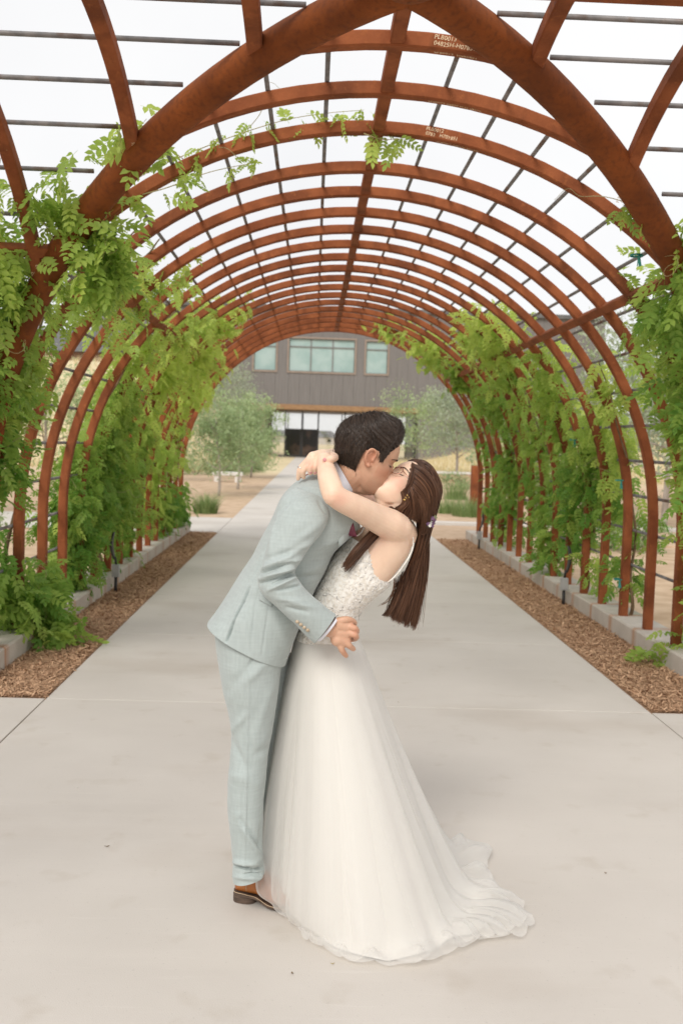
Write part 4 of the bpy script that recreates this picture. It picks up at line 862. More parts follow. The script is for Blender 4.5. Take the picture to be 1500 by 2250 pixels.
# ================================================================== the man
man = empty('person', tuple(gnd(545, 1985)), 'person in a pale sage suit and tan boots bending forward to kiss', 'person')
TOR = [  # ax ay (back)  bx by (front)  Y  near far
    (694, 1036, 770, 1076, 3.32, .075, .09), (652, 1056, 792, 1100, 3.32, .155, .20), (618, 1090, 796, 1132, 3.32, .185, .23), (598, 1135, 780, 1166, 3.32, .19, .23), (574, 1182, 752, 1194, 3.32, .185, .21), (556, 1217, 732, 1216, 3.32, .18, .20),
    (529, 1260, 716, 1252, 3.32, .175, .19), (505, 1298, 697, 1288, 3.315, .172, .185), (490, 1322, 684, 1318, 3.31, .175, .185), (474, 1347, 662, 1370, 3.305, .178, .185), (458, 1369, 629, 1457, 3.30, .18, .185)]
SLV = [(652, 1072, 706, 1092, 3.17, .03, .06), (622, 1092, 721, 1118, 3.145, .066, .09), (605, 1132, 721, 1140, 3.13, .078, .09), (595, 1165, 706, 1172, 3.12, .077, .085), (585, 1205, 684, 1198, 3.11, .074, .08), (575, 1242, 664, 1230, 3.10, .070, .075),
       (566, 1272, 650, 1252, 3.095, .067, .07), (573, 1300, 650, 1262, 3.09, .064, .067), (594, 1322, 660, 1277, 3.085, .061, .064), (620, 1346, 675, 1298, 3.09, .058, .060), (650, 1375, 699, 1321, 3.10, .055, .058), (689, 1413, 737, 1351, 3.12, .050, .052)]
LEGN = [(474, 1392, 646, 1392, 3.295, .165, .17), (478, 1425, 632, 1430, 3.29, .160, .165), (483, 1460, 619, 1468, 3.28, .15, .15), (490, 1510, 611, 1528, 3.27, .125, .12), (501, 1560, 602, 1578, 3.265, .105, .10), (508, 1605, 594, 1622, 3.26, .095, .09), (505, 1660, 586, 1676, 3.255, .088, .085), (500, 1720, 581, 1730, 3.255, .086, .084),
        (500, 1778, 579, 1785, 3.26, .083, .082), (506, 1835, 578, 1842, 3.265, .078, .078), (509, 1868, 579, 1868, 3.27, .076, .076), (512, 1892, 580, 1890, 3.275, .074, .075), (510, 1914, 582, 1904, 3.28, .077, .078), (511, 1931, 583, 1914, 3.28, .080, .080)]
LEGF = [(520, 1440, 640, 1440, 3.40, .1, .12), (525, 1560, 628, 1560, 3.43, .10, .10), (530, 1680, 618, 1680, 3.44, .085, .085), (535, 1800, 615, 1800, 3.45, .08, .08), (542, 1890, 615, 1890, 3.46, .075, .075)]
SLVF = [(690, 1080, 770, 1110, 3.50, .05, .06), (700, 1110, 790, 1150, 3.53, .07, .07), (715, 1160, 795, 1190, 3.56, .065, .065), (728, 1210, 800, 1230, 3.56, .06, .06), (745, 1250, 805, 1262, 3.53, .052, .052), (765, 1275, 815, 1280, 3.50, .045, .045)]
tor = sections(TOR, 150, 380, 2.3); slv = sections(SLV, 160, 150, 2.1); legn = sections(LEGN, 190, 170, 2.2); legf = sections(LEGF, 40, 48); slvf = sections(SLVF, 36, 40)
# body: one skin surface, mostly under the clothes
w_ = lambda x, y, Y: A_(x, y, Y)
parts = [grid_vf(PM(head_grid('m'))), ear(PM, -1), ear(PM, 1),
    limb([w_(733, 1062, 3.32), w_(760, 1050, 3.315), PM((-.022, 0, -.065)), PM((-.012, 0, -.02))], [.064, .060, .057, .05], 20),
    limb([PM((-.045, 0, -.09)), PM((.02, 0, -.098)), PM((.055, 0, -.098))], [.032, .034, .024], 14),
    grid_vf(sections(TOR[1:], 30, 32, 2.2, .78)), grid_vf(sections(SLV[1:], 30, 20, 2.1, .55)), grid_vf(sections(LEGN, 30, 24, 2.2, .66)), grid_vf(sections(LEGF, 20, 20, 2.2, .8)), grid_vf(sections(SLVF, 20, 16, 2.2, .72)),
    limb([w_(700, 1372, 3.115), w_(728, 1383, 3.125)], [.030, .027]),
    # near hand: palm, thumb and four fingers closing on the dress
    limb([w_(724, 1381, 3.13), w_(742, 1388, 3.135), w_(757, 1390, 3.14)], [.025, .030, .028]), limb([w_(742, 1404, 3.13), w_(757, 1408, 3.135)], [.025, .022]), limb([w_(745, 1372, 3.125), w_(760, 1376, 3.13)], [.024, .021]),
    limb([w_(740, 1366, 3.115), w_(762, 1361, 3.115), w_(777, 1367, 3.14), w_(778, 1374, 3.165)], [.0125, .0108, .0098, .0082], 12, 14),
    limb([w_(764, 1375, 3.125), w_(779, 1381, 3.115), w_(783, 1389, 3.15), w_(770, 1392, 3.185)], [.0112, .0106, .0098, .0082], 12, 14),
    limb([w_(764, 1390, 3.125), w_(780, 1396, 3.115), w_(781, 1403, 3.15), w_(768, 1406, 3.185)], [.0112, .0106, .0096, .0082], 12, 14),
    limb([w_(756, 1405, 3.125), w_(766, 1418, 3.125), w_(776, 1426, 3.15)], [.0115, .0102, .0085], 12, 14), limb([w_(745, 1412, 3.125), w_(751, 1429, 3.125), w_(760, 1441, 3.14)], [.0115, .0098, .008], 12, 14),
    limb([w_(778, 1282, 3.51), w_(796, 1290, 3.50)], [.028, .030])]+[limb([w_(790, 1270+8*i, 3.50), w_(806, 1272+8*i, 3.495), w_(818, 1274+8*i, 3.485)], [.0105, .0095, .008], 10, 10) for i in range(4)]+[limb([w_(784, 1274, 3.50), w_(794, 1262, 3.495), w_(806, 1258, 3.485)], [.012, .011, .009], 10, 10)]
body = union(parts, .0026, 3, 'body', M['skin_m'], man); paint_face(body, PM, 'm'); body['label'] = 'tanned skin of head, neck and hands'
lash_brow(PM, 'm', man, M['lashes'])
# jacket
N_ = grid_normals(tor); tor = tor+N_*(.0048*vnoise(tor, 15, 3)+.0015*vnoise(tor, 45, 4))[..., None]
tor = ridges(tor, N_, [(547, 1291, 533, 1325, 2.6, -.016), (534, 1322, 512, 1370, 2.6, -.02), (513, 1368, 498, 1409, 2.8, -.022), (545, 1300, 505, 1400, 12, .006), (604, 1130, 560, 1225, 7, -.004), (640, 1255, 560, 1300, 11, .004), (590, 1330, 575, 1440, 1.8, -.004), (645, 1078, 602, 1165, 1.8, -.003), (602, 1165, 548, 1290, 1.8, -.004), (578, 1250, 560, 1330, 1.6, -.003), (560, 1330, 548, 1436, 1.6, -.003),
    (650, 1260, 720, 1238, 9, .006), (655, 1272, 712, 1262, 5, -.006), (690, 1205, 750, 1185, 8, .005), (560, 1300, 480, 1370, 14, -.004), (600, 1350, 640, 1440, 10, .004), (520, 1340, 560, 1430, 14, .004)])
jk = gmesh('jacket', tor, M['suit'], man)
jk.data.materials[0] = M['suit']; sol = jk.modifiers.new('s', 'SOLIDIFY'); sol.thickness = .003; sol.offset = -1
N_ = grid_normals(slv); slv = slv+N_*(.003*vnoise(slv, 22, 5)+.0014*vnoise(slv, 60, 6))[..., None]
slv = ridges(slv, N_, [(a, b, c, d, w*.92, q*1.35) for a, b, c, d, w, q in [(566, 1262, 640, 1236, 4.5, -.011), (570, 1252, 640, 1222, 6, .008), (572, 1282, 650, 1258, 4, -.012), (570, 1272, 645, 1248, 4.5, .009), (600, 1282, 645, 1262, 3.4, -.012), (590, 1296, 655, 1268, 5, .009), (610, 1298, 668, 1284, 4, -.008), (575, 1230, 660, 1205, 7, -.006), (618, 1240, 668, 1226, 5, .007),
    (600, 1150, 592, 1225, 6, .005), (690, 1190, 640, 1215, 7, .006), (705, 1150, 650, 1190, 9, .004), (640, 1325, 690, 1335, 6, .005), (630, 1335, 676, 1345, 4, -.005), (610, 1315, 660, 1322, 6, .005), (650, 1085, 612, 1125, 5, -.005), (700, 1102, 722, 1135, 4, -.006)]])
sl = gmesh('sleeve', slv, M['suit'], jk); s2 = sl.modifiers.new('s', 'SOLIDIFY'); s2.thickness = .004; s2.offset = -1
gmesh('sleeve', slvf, M['suit'], jk)
def quadpatch(name, P4, m, parent, thick=.004, nu=6, nv=6, bow=0.0):
    """thin bent panel through four corner points (a,b top; c,d bottom)"""
    a, b, c, d = [np.array(p) for p in P4]; G = np.array([[(a*(1-u)+b*u)*(1-v)+(c*(1-u)+d*u)*v-np.array([0, bow*math.sin(math.pi*u), 0]) for u in np.linspace(0, 1, nu)] for v in np.linspace(0, 1, nv)])
    o = gmesh(name, G, m, parent, False); q = o.modifiers.new('s', 'SOLIDIFY'); q.thickness = thick; return o
def near_surface(G, x, y, off=.002):
    """nearest camera-side point of a grid under a pixel, lifted off it"""
    px_, py_ = pix(G); d = (px_-x)**2+(py_-y)**2+np.where(grid_normals(G)[..., 1] > -.05, 1e6, 0); i = np.unravel_index(np.argmin(d), d.shape); return A_(x, y, G[i][1]-off)
for i in range(4):
    p = near_surface(slv, 653+7.6*i, 1366+6.2*i, .0005); mk('button', *tube([p, p+np.array([0, -.004, 0])], [.0062, .0055], 12), M['button'], jk, True)
quadpatch('pocket_flap', [near_surface(tor, 571, 1302), near_surface(tor, 600, 1318), near_surface(tor, 569, 1318), near_surface(tor, 597, 1334)], M['suit'], jk)
quadpatch('lapel', [A_(738, 1118, 3.17), A_(757, 1112, 3.20), A_(744, 1203, 3.17), A_(766, 1178, 3.20)], M['suit'], jk, bow=.01)
quadpatch('lapel', [A_(757, 1112, 3.42), A_(770, 1112, 3.36), A_(755, 1200, 3.42), A_(768, 1178, 3.36)], M['suit'], jk)
# shirt collar, jacket collar, tie, cuff
def band(name, rows, m, parent, thick=.0025):
    g_ = sections(rows, 10, 64, 2.0); o = gmesh(name, g_, m, parent); q = o.modifiers.new('s', 'SOLIDIFY'); q.thickness = thick; return o
shirt = quadpatch('shirt', [A_(742, 1085, 3.22), A_(772, 1090, 3.30), A_(748, 1195, 3.22), A_(766, 1182, 3.30)], M['shirt'], man)
band('collar', [(721, 1026, 762, 1098, 3.315, .072, .085), (727, 1020, 768, 1092, 3.315, .071, .083), (737, 1011, 776, 1080, 3.313, .067, .078)], M['shirt'], shirt)
band('jacket_collar', [(694, 1040, 762, 1112, 3.32, .092, .105), (706, 1032, 763, 1104, 3.32, .086, .10), (718, 1026, 764, 1098, 3.32, .080, .09)], M['suit'], jk)
quadpatch('collar_lining', [A_(660, 1049, 3.36), A_(696, 1034, 3.36), A_(662, 1060, 3.35), A_(698, 1046, 3.35)], M['lining'], jk)
band('cuff', [(694, 1408, 738, 1356, 3.122, .043, .043), (702, 1409, 743, 1358, 3.124, .041, .041)], M['shirt'], shirt)
tp = [A_(764, 1118, 3.205), A_(763, 1140, 3.195), A_(765, 1160, 3.19), A_(768, 1178, 3.20)]; rings = []
for q, w in zip(catmull(tp, 12), np.linspace(.016, .030, 12)): rings.append([q+np.array([w*math.cos(a)*.8, -.006*math.sin(a)-w*math.cos(a)*.35, 0]) for a in np.linspace(0, 6.283, 14, endpoint=False)])
mk('tie', *loft(rings), M['tiefab'], man, True)
# trousers
N_ = grid_normals(legn); legn = legn+N_*(.0035*vnoise(legn, 15, 8)+.0014*vnoise(legn, 45, 9))[..., None]
legn = ridges(legn, N_, [(a, b, c, d, w, q*1.35) for a, b, c, d, w, q in [(548, 1440, 536, 1930, 2.6, .004), (557, 1440, 546, 1468, 1.8, -.007), (508, 1610, 540, 1570, 8, .006), (508, 1625, 535, 1680, 7, -.006), (597, 1640, 560, 1660, 8, -.005), (528, 1800, 580, 1878, 5, -.010), (522, 1795, 575, 1885, 9, .007), (580, 1800, 572, 1860, 6, -.006), (512, 1903, 556, 1914, 3.6, -.014), (556, 1914, 580, 1906, 3.6, -.010),
    (512, 1894, 560, 1900, 5, .010), (536, 1922, 570, 1921, 3, -.010), (515, 1926, 575, 1932, 7, .008), (503, 1700, 560, 1720, 12, .005), (585, 1455, 540, 1500, 9, .005), (555, 1455, 500, 1520, 10, -.004), (600, 1500, 560, 1620, 9, .004)]])
tr = gmesh('trousers', legn, M['suit'], man); q = tr.modifiers.new('s', 'SOLIDIFY'); q.thickness = .003; q.offset = -1
gmesh('trouser_leg', legf, M['suit'], tr)
# boots
def boot(heel, toe, lab, lift=0.0):
    h, t = Vector(heel), Vector(toe); d = (t-h).normalized(); s = Vector((0, 0, 1)).cross(d); L = .295
    r = empty('boot', tuple(h)); r.parent = man; r.location = h-man.location; r['label'] = lab
    def W3(a, b, c): return h+d*a+s*b+Vector((0, 0, c))
    wid = lambda a: .033+.0165*math.sin(math.pi*min(1, max(a, 0)/L*1.05)**1.5)+(-.001 if a < .05 else 0) if a < L*.93 else .030
    def outline(a0, a1, z0, z1, g, n=26):
        top = []
        for i in range(n+1):
            a = a0+(a1-a0)*i/n; e = min((a-a0)/.025, (a1-a)/.05, 1); top.append((a, wid(a)*math.sqrt(max(0, 1-(1-e)**2))+g))
        ring = [(a, w) for a, w in top]+[(a, -w*.92) for a, w in reversed(top)]; return loft([[W3(a, w, z) for a, w in ring] for z in (z0, z1)])
    MB().add(*outline(-.006, .078, .001, .028, .001)).build('heel', M['sole'], r)
    mb = MB(); n = 30; rr = []
    for i in range(n+1):
        a = -.006+(L+.008)*i/n; z = .028 if a < .08 else .028-(.021)*sstep(.08, .15, np.float64(a)); z += .010*sstep(L-.06, L, np.float64(a)); e = min((a+.006)/.025, (L+.002-a)/.05, 1); w = wid(max(a, 0))*math.sqrt(max(0, 1-(1-e)**2))+.003; rr.append([W3(a, w, z), W3(a, -w*.92, z), W3(a, -w*.92, z+.008), W3(a, w, z+.008)])
    mb.add(*loft(rr)); mb.build('sole', M['sole'], r)
    mk('stitch', *tube([(x[3]+Vector((0, 0, .0015))) for x in rr[1:-1]], .0012, 5), M['stitch'], r); mk('stitch', *tube([(x[2]+Vector((0, 0, .0015))) for x in rr[1:-1]], .0012, 5), M['stitch'], r)
    rings = []                                                   # upper: vertical slices along the foot
    for i in range(41):
        a = .000+(L-.004)*i/40; zb = (.034 if a < .08 else .034-.021*float(sstep(.08, .15, np.float64(a))))+.010*float(sstep(L-.06, L, np.float64(a)))
        zt = float(np.interp(a, [0, .01, .05, .10, .135, .18, .24, .275, L], [.075, .110, .122, .122, .100, .074, .060, .050, .030])); e = min((a+.002)/.028, (L+.001-a)/.05, 1); w = wid(a)*math.sqrt(max(0.02, 1-(1-e)**2)); ring = []
        for q in np.linspace(0, 2*math.pi, 28, endpoint=False):
            c, sn = math.cos(q), math.sin(q); wz = (sn+1)/2; ww = w*(1-.38*wz**2*(1 if a < .16 else .7)); ring.append(W3(a, ww*np.sign(c)*abs(c)**.75*(1 if c > 0 else .92), zb+(zt-zb)*(.5+.5*np.sign(sn)*abs(sn)**.8)))
        rings.append(ring)
    up = mk('upper', *loft(rings), M['leather'], r, True)
    def rib_line(a, z0, z1, bend):
        for sd in (1, -1):
            pts = []
            for t in np.linspace(0, 1, 8):
                aa = a+bend*t*t; z = z0+(z1-z0)*t; k = min(40, int(aa/(L-.004)*40)); rg = rings[k]; p = min(rg, key=lambda P_: abs(P_.z-z)+(10 if (P_-W3(aa, 0, P_.z)).dot(s)*sd < 0 else 0)); pts.append(p+s*sd*.001)
            mk('stitch', *tube(pts, .0011, 4), M['stitch'], r)
    rib_line(.058, .045, .105, -.006); rib_line(.13, .03, .085, -.02)
hp = gnd(512, 1985); tpx = gnd(655, 2016)
boot((hp.x+.006, hp.y+.035, 0), (tpx.x, tpx.y+.055, 0), 'tan leather boot with a stacked heel beside the hem')
boot((hp.x+.10, hp.y+.20, 0), (tpx.x+.1, tpx.y+.24, 0), 'tan leather boot hidden behind the skirt')
# hair of the man: cap plus combed strands
def hair_cap(P, k, lift, region, n=70, ns=110):
    r = catmull(np.array(ROWS[k]), n); G = head_grid(k, n, ns); c0 = np.array([-.005, 0, .02]); D = G-c0; L = np.linalg.norm(D, axis=-1, keepdims=True); amt = region(G/1.0); return G+D/L*(amt*lift)[..., None]
def reg_m(L):
    x, y, z = L[..., 0], L[..., 1], L[..., 2]; line = np.interp(x, [-.10, -.06, -.043, -.034, .0, .018, .027, .040, .05, .07, .10], [-.088, -.080, -.050, .022, .036, .032, .0, .020, .05, .080, .090]); line = np.where(np.abs(y) < .045, np.where(x > 0, .086+0*x, line), line); return sstep(-.008, .012, z-line)
C0 = np.array([-.005, 0, .02])
def outline_lift(k, ang, rad, lo):
    g_ = head_grid(k, 140, 8); pr = np.concatenate([g_[:, 0], g_[:, 4]]); d = pr-C0; aa = np.degrees(np.arctan2(d[:, 2], d[:, 0])) % 360; rr = np.hypot(d[:, 0], d[:, 2]); o = np.argsort(aa); aa, rr = aa[o], rr[o]
    def f(p):
        d = p-C0; a = np.degrees(np.arctan2(d[..., 2], d[..., 0])) % 360; h = np.interp(a, ang, rad)-np.interp(a, aa, rr, period=360)
        return np.maximum(lo, h*np.clip(1-(np.abs(p[..., 1])/.078)**2*.82, .12, 1))
    return f
lift_m = outline_lift('m', [0, 30, 37, 44, 54, 69, 90, 120, 144, 162, 177, 197, 212, 240, 360], [.10, .104, .110, .119, .137, .142, .137, .134, .134, .133, .127, .114, .114, .108, .10], .006)
Gc = hair_cap(PM, 'm', 1.0, lambda L: np.where(reg_m(L) > 0, reg_m(L)*(lift_m(L)-.004)-.004*(reg_m(L) < .02), -.004))
_unused = (lambda L: np.where(reg_m(L) > 0, reg_m(L)*(.006+.014*sstep(.02, .10, L[..., 2])+.020*sstep(-.01, .05, L[..., 0])*sstep(.080, .108, L[..., 2])+.006*sstep(-.02, -.09, L[..., 0])*sstep(-.06, .03, L[..., 2]))-.004*(reg_m(L) < .02), -.004))
hm = gmesh('hair', PM(Gc), M['hair_m'], man)
def surf_strands(P, k, count, region, flow, length, lift0, K=9, jitter=.05, clear=False):
    """strands that hug the skull, flowing along a tangent field"""
    G = head_grid(k, 80, 100); m = region(G) > .25; pts = G[m]; c0 = np.array([-.005, 0, .02]); p = pts[rng.integers(0, len(pts), count)]+rng.normal(0, .002, (count, 3)); C = [p]
    lk = rng.uniform(.93, 1.08, count); ph = rng.uniform(0, 6.28, count); up = rng.uniform(-.5, 1.6, count); grow = length(p); jit = rng.normal(0, jitter, (count, 3)); flat = G.reshape(-1, 3); dirs = (flat-c0)/np.linalg.norm(flat-c0, axis=1, keepdims=True); rad = np.linalg.norm(flat-c0, axis=1)
    for i in range(1, K):
        n_ = (p-c0)/np.linalg.norm(p-c0, axis=1, keepdims=True); f = flow(p)+jit; f = f-n_*(f*n_).sum(1, keepdims=True); f /= np.linalg.norm(f, axis=1, keepdims=True)+1e-6; p = p+f*(grow/(K-1))[:, None]
        d = (p-c0)/np.linalg.norm(p-c0, axis=1, keepdims=True); j = np.argmax(d @ dirs[::7].T, axis=1); rr = rad[::7][j]; h = lift0(p)*min(1, .55+.45*i/(K*.2))*(lk+.05*np.sin(ph+i*.9))*(1+.10*(i/(K-1))**3*up); p = c0+d*(rr+h)[:, None]; C.append(p)
    C = np.stack(C, 1)
    if clear: bad = ((np.abs(C[..., 1]) > .058) & (C[..., 0] > -.036) & (C[..., 0] < .014) & (C[..., 2] > -.045) & (C[..., 2] < .033)).any(1) | ((np.abs(C[..., 1]) > .045) & (C[..., 0] > .010) & (C[..., 2] < .000)).any(1); C = C[~bad]
    return P(C)
crown_m = np.array([-.075, .035, .125])
def flow_m(p):
    d = p-crown_m; d = d/np.linalg.norm(d, axis=1, keepdims=True); top = sstep(.05, .10, p[:, 2])*sstep(-.05, .0, p[:, 0]); side = sstep(.07, .0, p[:, 2])
    return d*.9+top[:, None]*np.array([1.0, -.35, .15])+side[:, None]*np.array([-.35, 0, -.9])+sstep(.03, .06, p[:, 0])[:, None]*np.array([-1.9, -.9, .5])*(1-side)[:, None]
lf = lambda p: lift_m(p)*1.03+.0008
_lf = lambda p: .010+.015*sstep(.02, .10, p[:, 2])+.020*sstep(-.01, .05, p[:, 0])*sstep(.080, .108, p[:, 2])+.006*sstep(-.02, -.09, p[:, 0])*sstep(-.06, .03, p[:, 2])
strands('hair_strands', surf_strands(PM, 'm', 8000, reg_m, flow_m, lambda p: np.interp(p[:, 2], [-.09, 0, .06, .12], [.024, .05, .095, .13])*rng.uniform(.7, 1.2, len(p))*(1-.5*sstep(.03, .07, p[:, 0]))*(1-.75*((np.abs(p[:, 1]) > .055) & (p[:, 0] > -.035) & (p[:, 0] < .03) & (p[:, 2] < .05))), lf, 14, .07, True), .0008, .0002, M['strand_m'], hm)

strands('flyaway_strands', surf_strands(PM, 'm', 420, reg_m, flow_m, lambda p: rng.uniform(.03, .08, len(p)), lambda p: lf(p)*1.12+.003, 14, .35, True), .0005, .0001, M['strand_m'], hm)
# ================================================================== the woman
woman = empty('person', tuple(gnd(760, 2010)), 'person in an ivory lace and tulle wedding gown leaning back, long chestnut hair hanging down', 'person')
WT = [(654, 1400, 786, 1398, 3.345, .112, .11), (664, 1368, 782, 1368, 3.345, .108, .105), (676, 1334, 792, 1342, 3.345, .110, .105), (690, 1304, 815, 1318, 3.345, .118, .11), (706, 1270, 848, 1284, 3.345, .125, .12), (727, 1228, 880, 1246, 3.35, .132, .13), (752, 1194, 902, 1210, 3.355, .135, .15), (790, 1162, 905, 1172, 3.36, .13, .16), (826, 1132, 892, 1142, 3.36, .085, .10), (842, 1112, 882, 1122, 3.355, .052, .055), (848, 1092, 893, 1100, 3.35, .052, .052)]
arm_n = limb([w_(872, 1160, 3.265), w_(855, 1152, 3.235), w_(822, 1136, 3.185), w_(785, 1116, 3.115), w_(752, 1100, 3.07), w_(732, 1086, 3.055)], [.050, .052, .0455, .0395, .0365, .035], 24, 30)
fore_n = limb([w_(733, 1088, 3.055), w_(727, 1070, 3.07), w_(720, 1046, 3.12), w_(715, 1025, 3.18), w_(713, 1010, 3.215)], [.035, .0355, .033, .0275, .0245], 24, 24)
arm_f = limb([w_(856, 1145, 3.50), w_(830, 1128, 3.545), w_(796, 1100, 3.58)], [.052, .046, .041], 20, 20); fore_f = limb([w_(796, 1101, 3.58), w_(770, 1060, 3.55), w_(742, 1012, 3.46), w_(733, 1003, 3.40), w_(724, 1002, 3.33)], [.040, .039, .030, .026, .0235], 20, 24)
hand_f = [limb([w_(727, 1002, 3.345), w_(708, 1004, 3.275), w_(689, 1010, 3.245)], [.022, .026, .026]), limb([w_(712, 998, 3.27), w_(688, 1005, 3.24)], [.016, .020]), limb([w_(700, 1012, 3.265), w_(680, 1017, 3.24)], [.020, .018]),
    limb([w_(680, 1007, 3.235), w_(669, 1018, 3.222), w_(658, 1032, 3.222), w_(655, 1052, 3.235)], [.0105, .0098, .0088, .0070], 12, 16), limb([w_(684, 1012, 3.225), w_(674, 1024, 3.212), w_(666, 1036, 3.212), w_(667, 1049, 3.225)], [.0105, .0098, .0088, .0072], 12, 16),
    limb([w_(690, 1014, 3.218), w_(683, 1026, 3.205), w_(681, 1040, 3.212)], [.0103, .0095, .0074], 12, 14), limb([w_(697, 1015, 3.215), w_(692, 1027, 3.205), w_(692, 1040, 3.215)], [.0098, .0088, .0070], 12, 14),
    limb([w_(729, 1001, 3.31), w_(735, 1005, 3.215), w_(727, 1008, 3.155), w_(714, 1011, 3.143)], [.015, .0135, .0122, .0098], 12, 18)]
hand_n = [limb([w_(713, 1010, 3.215), w_(716, 1006, 3.27)], [.024, .025])]+[limb([w_(716+4*i, 1004+3*i, 3.28), w_(722+4*i, 1006+3*i, 3.32), w_(728+4*i, 1010+3*i, 3.35)], [.0095, .0085, .007], 10, 10) for i in range(4)]+[limb([w_(708, 1006, 3.25), w_(706, 1000, 3.28), w_(710, 998, 3.305)], [.0105, .0095, .008], 10, 10)]
parts = [grid_vf(PW(head_grid('w'))), ear(PW, -1, .35), ear(PW, 1, .35), limb([w_(862, 1130, 3.36), w_(864, 1112, 3.352), PW((-.02, 0, -.06)), PW((-.01, 0, -.02))], [.050, .046, .047, .045], 20), limb([PW((-.03, 0, -.10)), PW((.02, 0, -.10)), PW((.05, 0, -.096))], [.022, .024, .016], 14),
    grid_vf(sections(WT, 60, 64, 2.15, .97)), limb([w_(870, 1165, 3.31), w_(878, 1172, 3.36), w_(868, 1160, 3.46)], [.06, .06, .055]), arm_n, fore_n, arm_f, fore_f,
    limb([w_(720, 1400, 3.345), w_(720, 1500, 3.34), w_(718, 1700, 3.33), w_(715, 1980, 3.33)], [.085, .09, .06, .04])]+hand_f+hand_n
bw = union(parts, .0026, 3, 'body', M['skin_w'], woman); paint_face(bw, PW, 'w'); bw['label'] = 'fair skin of face, arms and back'
lash_brow(PW, 'w', woman, M['hair_w'])
for (x, y, Y) in ((713, 1010, 3.1335), (692, 1037, 3.2062), (682, 1037, 3.2035)): mk('nail', *ellipsoid(w_(x, y, Y), (.0055, .0022, .006), n=8), M['nail'], woman, True)
rc = w_(661, 1029, 3.2215); ra = np.array([.5, 0, .8]); mk('ring', *tube([rc+.0104*(np.array([.85, 0, -.5])*math.cos(a)+np.array([0, 1, 0])*math.sin(a)) for a in np.linspace(0, 6.2832, 18)], .0013, 6), M['silver'], woman, True)
mk('ring_stone', *ellipsoid(rc+np.array([-.0095, -.004, .005]), (.003, .003, .003), n=5), M['silver'], woman)
# bodice
BD = [(700+64, 1172, 816, 1196, 3.355, .128, .12)]+[(752, 1192, 836, 1224, 3.352, .135, .13), (725, 1226, 850, 1262, 3.35, .137, .13), (703, 1270, 853, 1286, 3.348, .132, .125), (687, 1304, 824, 1312, 3.346, .124, .118), (673, 1336, 796, 1340, 3.346, .116, .112), (660, 1370, 786, 1370, 3.346, .114, .112), (648, 1402, 788, 1404, 3.346, .118, .116)]
bd = sections(BD, 70, 150, 2.15); N_ = grid_normals(bd); bd = bd+N_*(.0016*vnoise(bd, 190, 12)+.0012*vnoise(bd, 330, 13)+.0012*vnoise(bd, 40, 14))[..., None]
gown = empty('gown', tuple(gnd(780, 1990))); gown.parent = woman; gown.location = gnd(780, 1990)-woman.location
bo = gmesh('bodice', bd, M['lace'], gown); q = bo.modifiers.new('s', 'SOLIDIFY'); q.thickness = .002; q.offset = -1
# lace appliqué: raised sprigs on the camera side
mb = MB(); cand = [(i, j) for i in range(3, 66) for j in range(150) if N_[i, j, 1] < -.15]; random.shuffle(cand)
for (i, j) in cand[:620]:
    p, n_ = bd[i, j], N_[i, j]; u = np.cross(n_, (0, 0, 1)); u /= np.linalg.norm(u); v_ = np.cross(n_, u); a = random.uniform(0, 6.28); L = random.uniform(.006, .013); pts = []
    for t in np.linspace(0, 1, 5): an = a+random.choice((-1, 1))*1.2*t; pts.append(p+n_*.0006+(u*math.cos(an)+v_*math.sin(an))*L*t)
    mb.add(*tube(pts, [.0005, .0010, .0013, .0010, .0004], 5))
mb.build('lace_applique', M['satin'], gown, True)
for i in range(13):
    t = i/12; p = near_surface(bd, 848-62*t, 1288+58*t, .0) if False else w_(850-64*t, 1287+60*t, 3.30-.0*t); mk('button', *ellipsoid(p, (.0042, .0042, .0042), n=6), M['satin'], gown, True)
sp2 = [w_(851, 1280, 3.265), w_(868, 1266, 3.258), w_(886, 1243, 3.26), w_(899, 1222, 3.27), w_(907, 1200, 3.285), w_(905, 1172, 3.30), w_(892, 1142, 3.30)]
mk('strap', *tube(catmull(sp2, 30), .0024, 6), M['lace'], gown, True)
sp1 = [w_(782, 1178, 3.225), w_(792, 1172, 3.23), w_(800, 1160, 3.245), w_(815, 1140, 3.27), w_(838, 1124, 3.29)]; mk('strap', *tube(catmull(sp1, 24), .003, 6), M['lace'], gown, True)
# skirt on the ground: floor ring F and train edge H as pixels on the slab
CG = np.array(gnd(775, 1965))[:2]
def polar(pts):
    P_ = np.array([np.array(gnd(*p))[:2] for p in pts])-CG; a = np.arctan2(P_[:, 1], P_[:, 0]) % (2*math.pi); r = np.hypot(*P_.T); o = np.argsort(a); a, r = a[o], r[o]
    return lambda th: np.interp(th % (2*math.pi), np.r_[a-2*math.pi, a, a+2*math.pi], np.r_[r, r, r])
Fp = polar([(598, 1962), (614, 1994), (648, 2018), (690, 2052), (760, 2092), (850, 2104), (925, 2070), (962, 2010), (966, 1940), (952, 1885), (900, 1858), (800, 1855), (700, 1870), (632, 1910)])
Hp = polar([(597, 1965), (611, 1998), (647, 2030), (672, 2066), (722, 2104), (773, 2121), (850, 2127), (923, 2130), (982, 2100), (1033, 2086), (1080, 2074), (1127, 2075), (1166, 2040), (1143, 2026), (1123, 1989), (1074, 1956), (1064, 1922), (1083, 1880), (1042, 1866), (995, 1864), (948, 1862), (880, 1850), (800, 1848), (700, 1866), (630, 1906)])
Sp = polar([(600, 1968), (613, 1998), (645, 2006), (680, 2040), (740, 2088), (850, 2116), (930, 2098), (985, 2072), (1040, 2055), (1088, 2020), (1092, 1985), (1050, 1955), (1010, 1935), (985, 1905), (975, 1880), (948, 1866), (880, 1853), (800, 1850), (700, 1868), (632, 1908)])
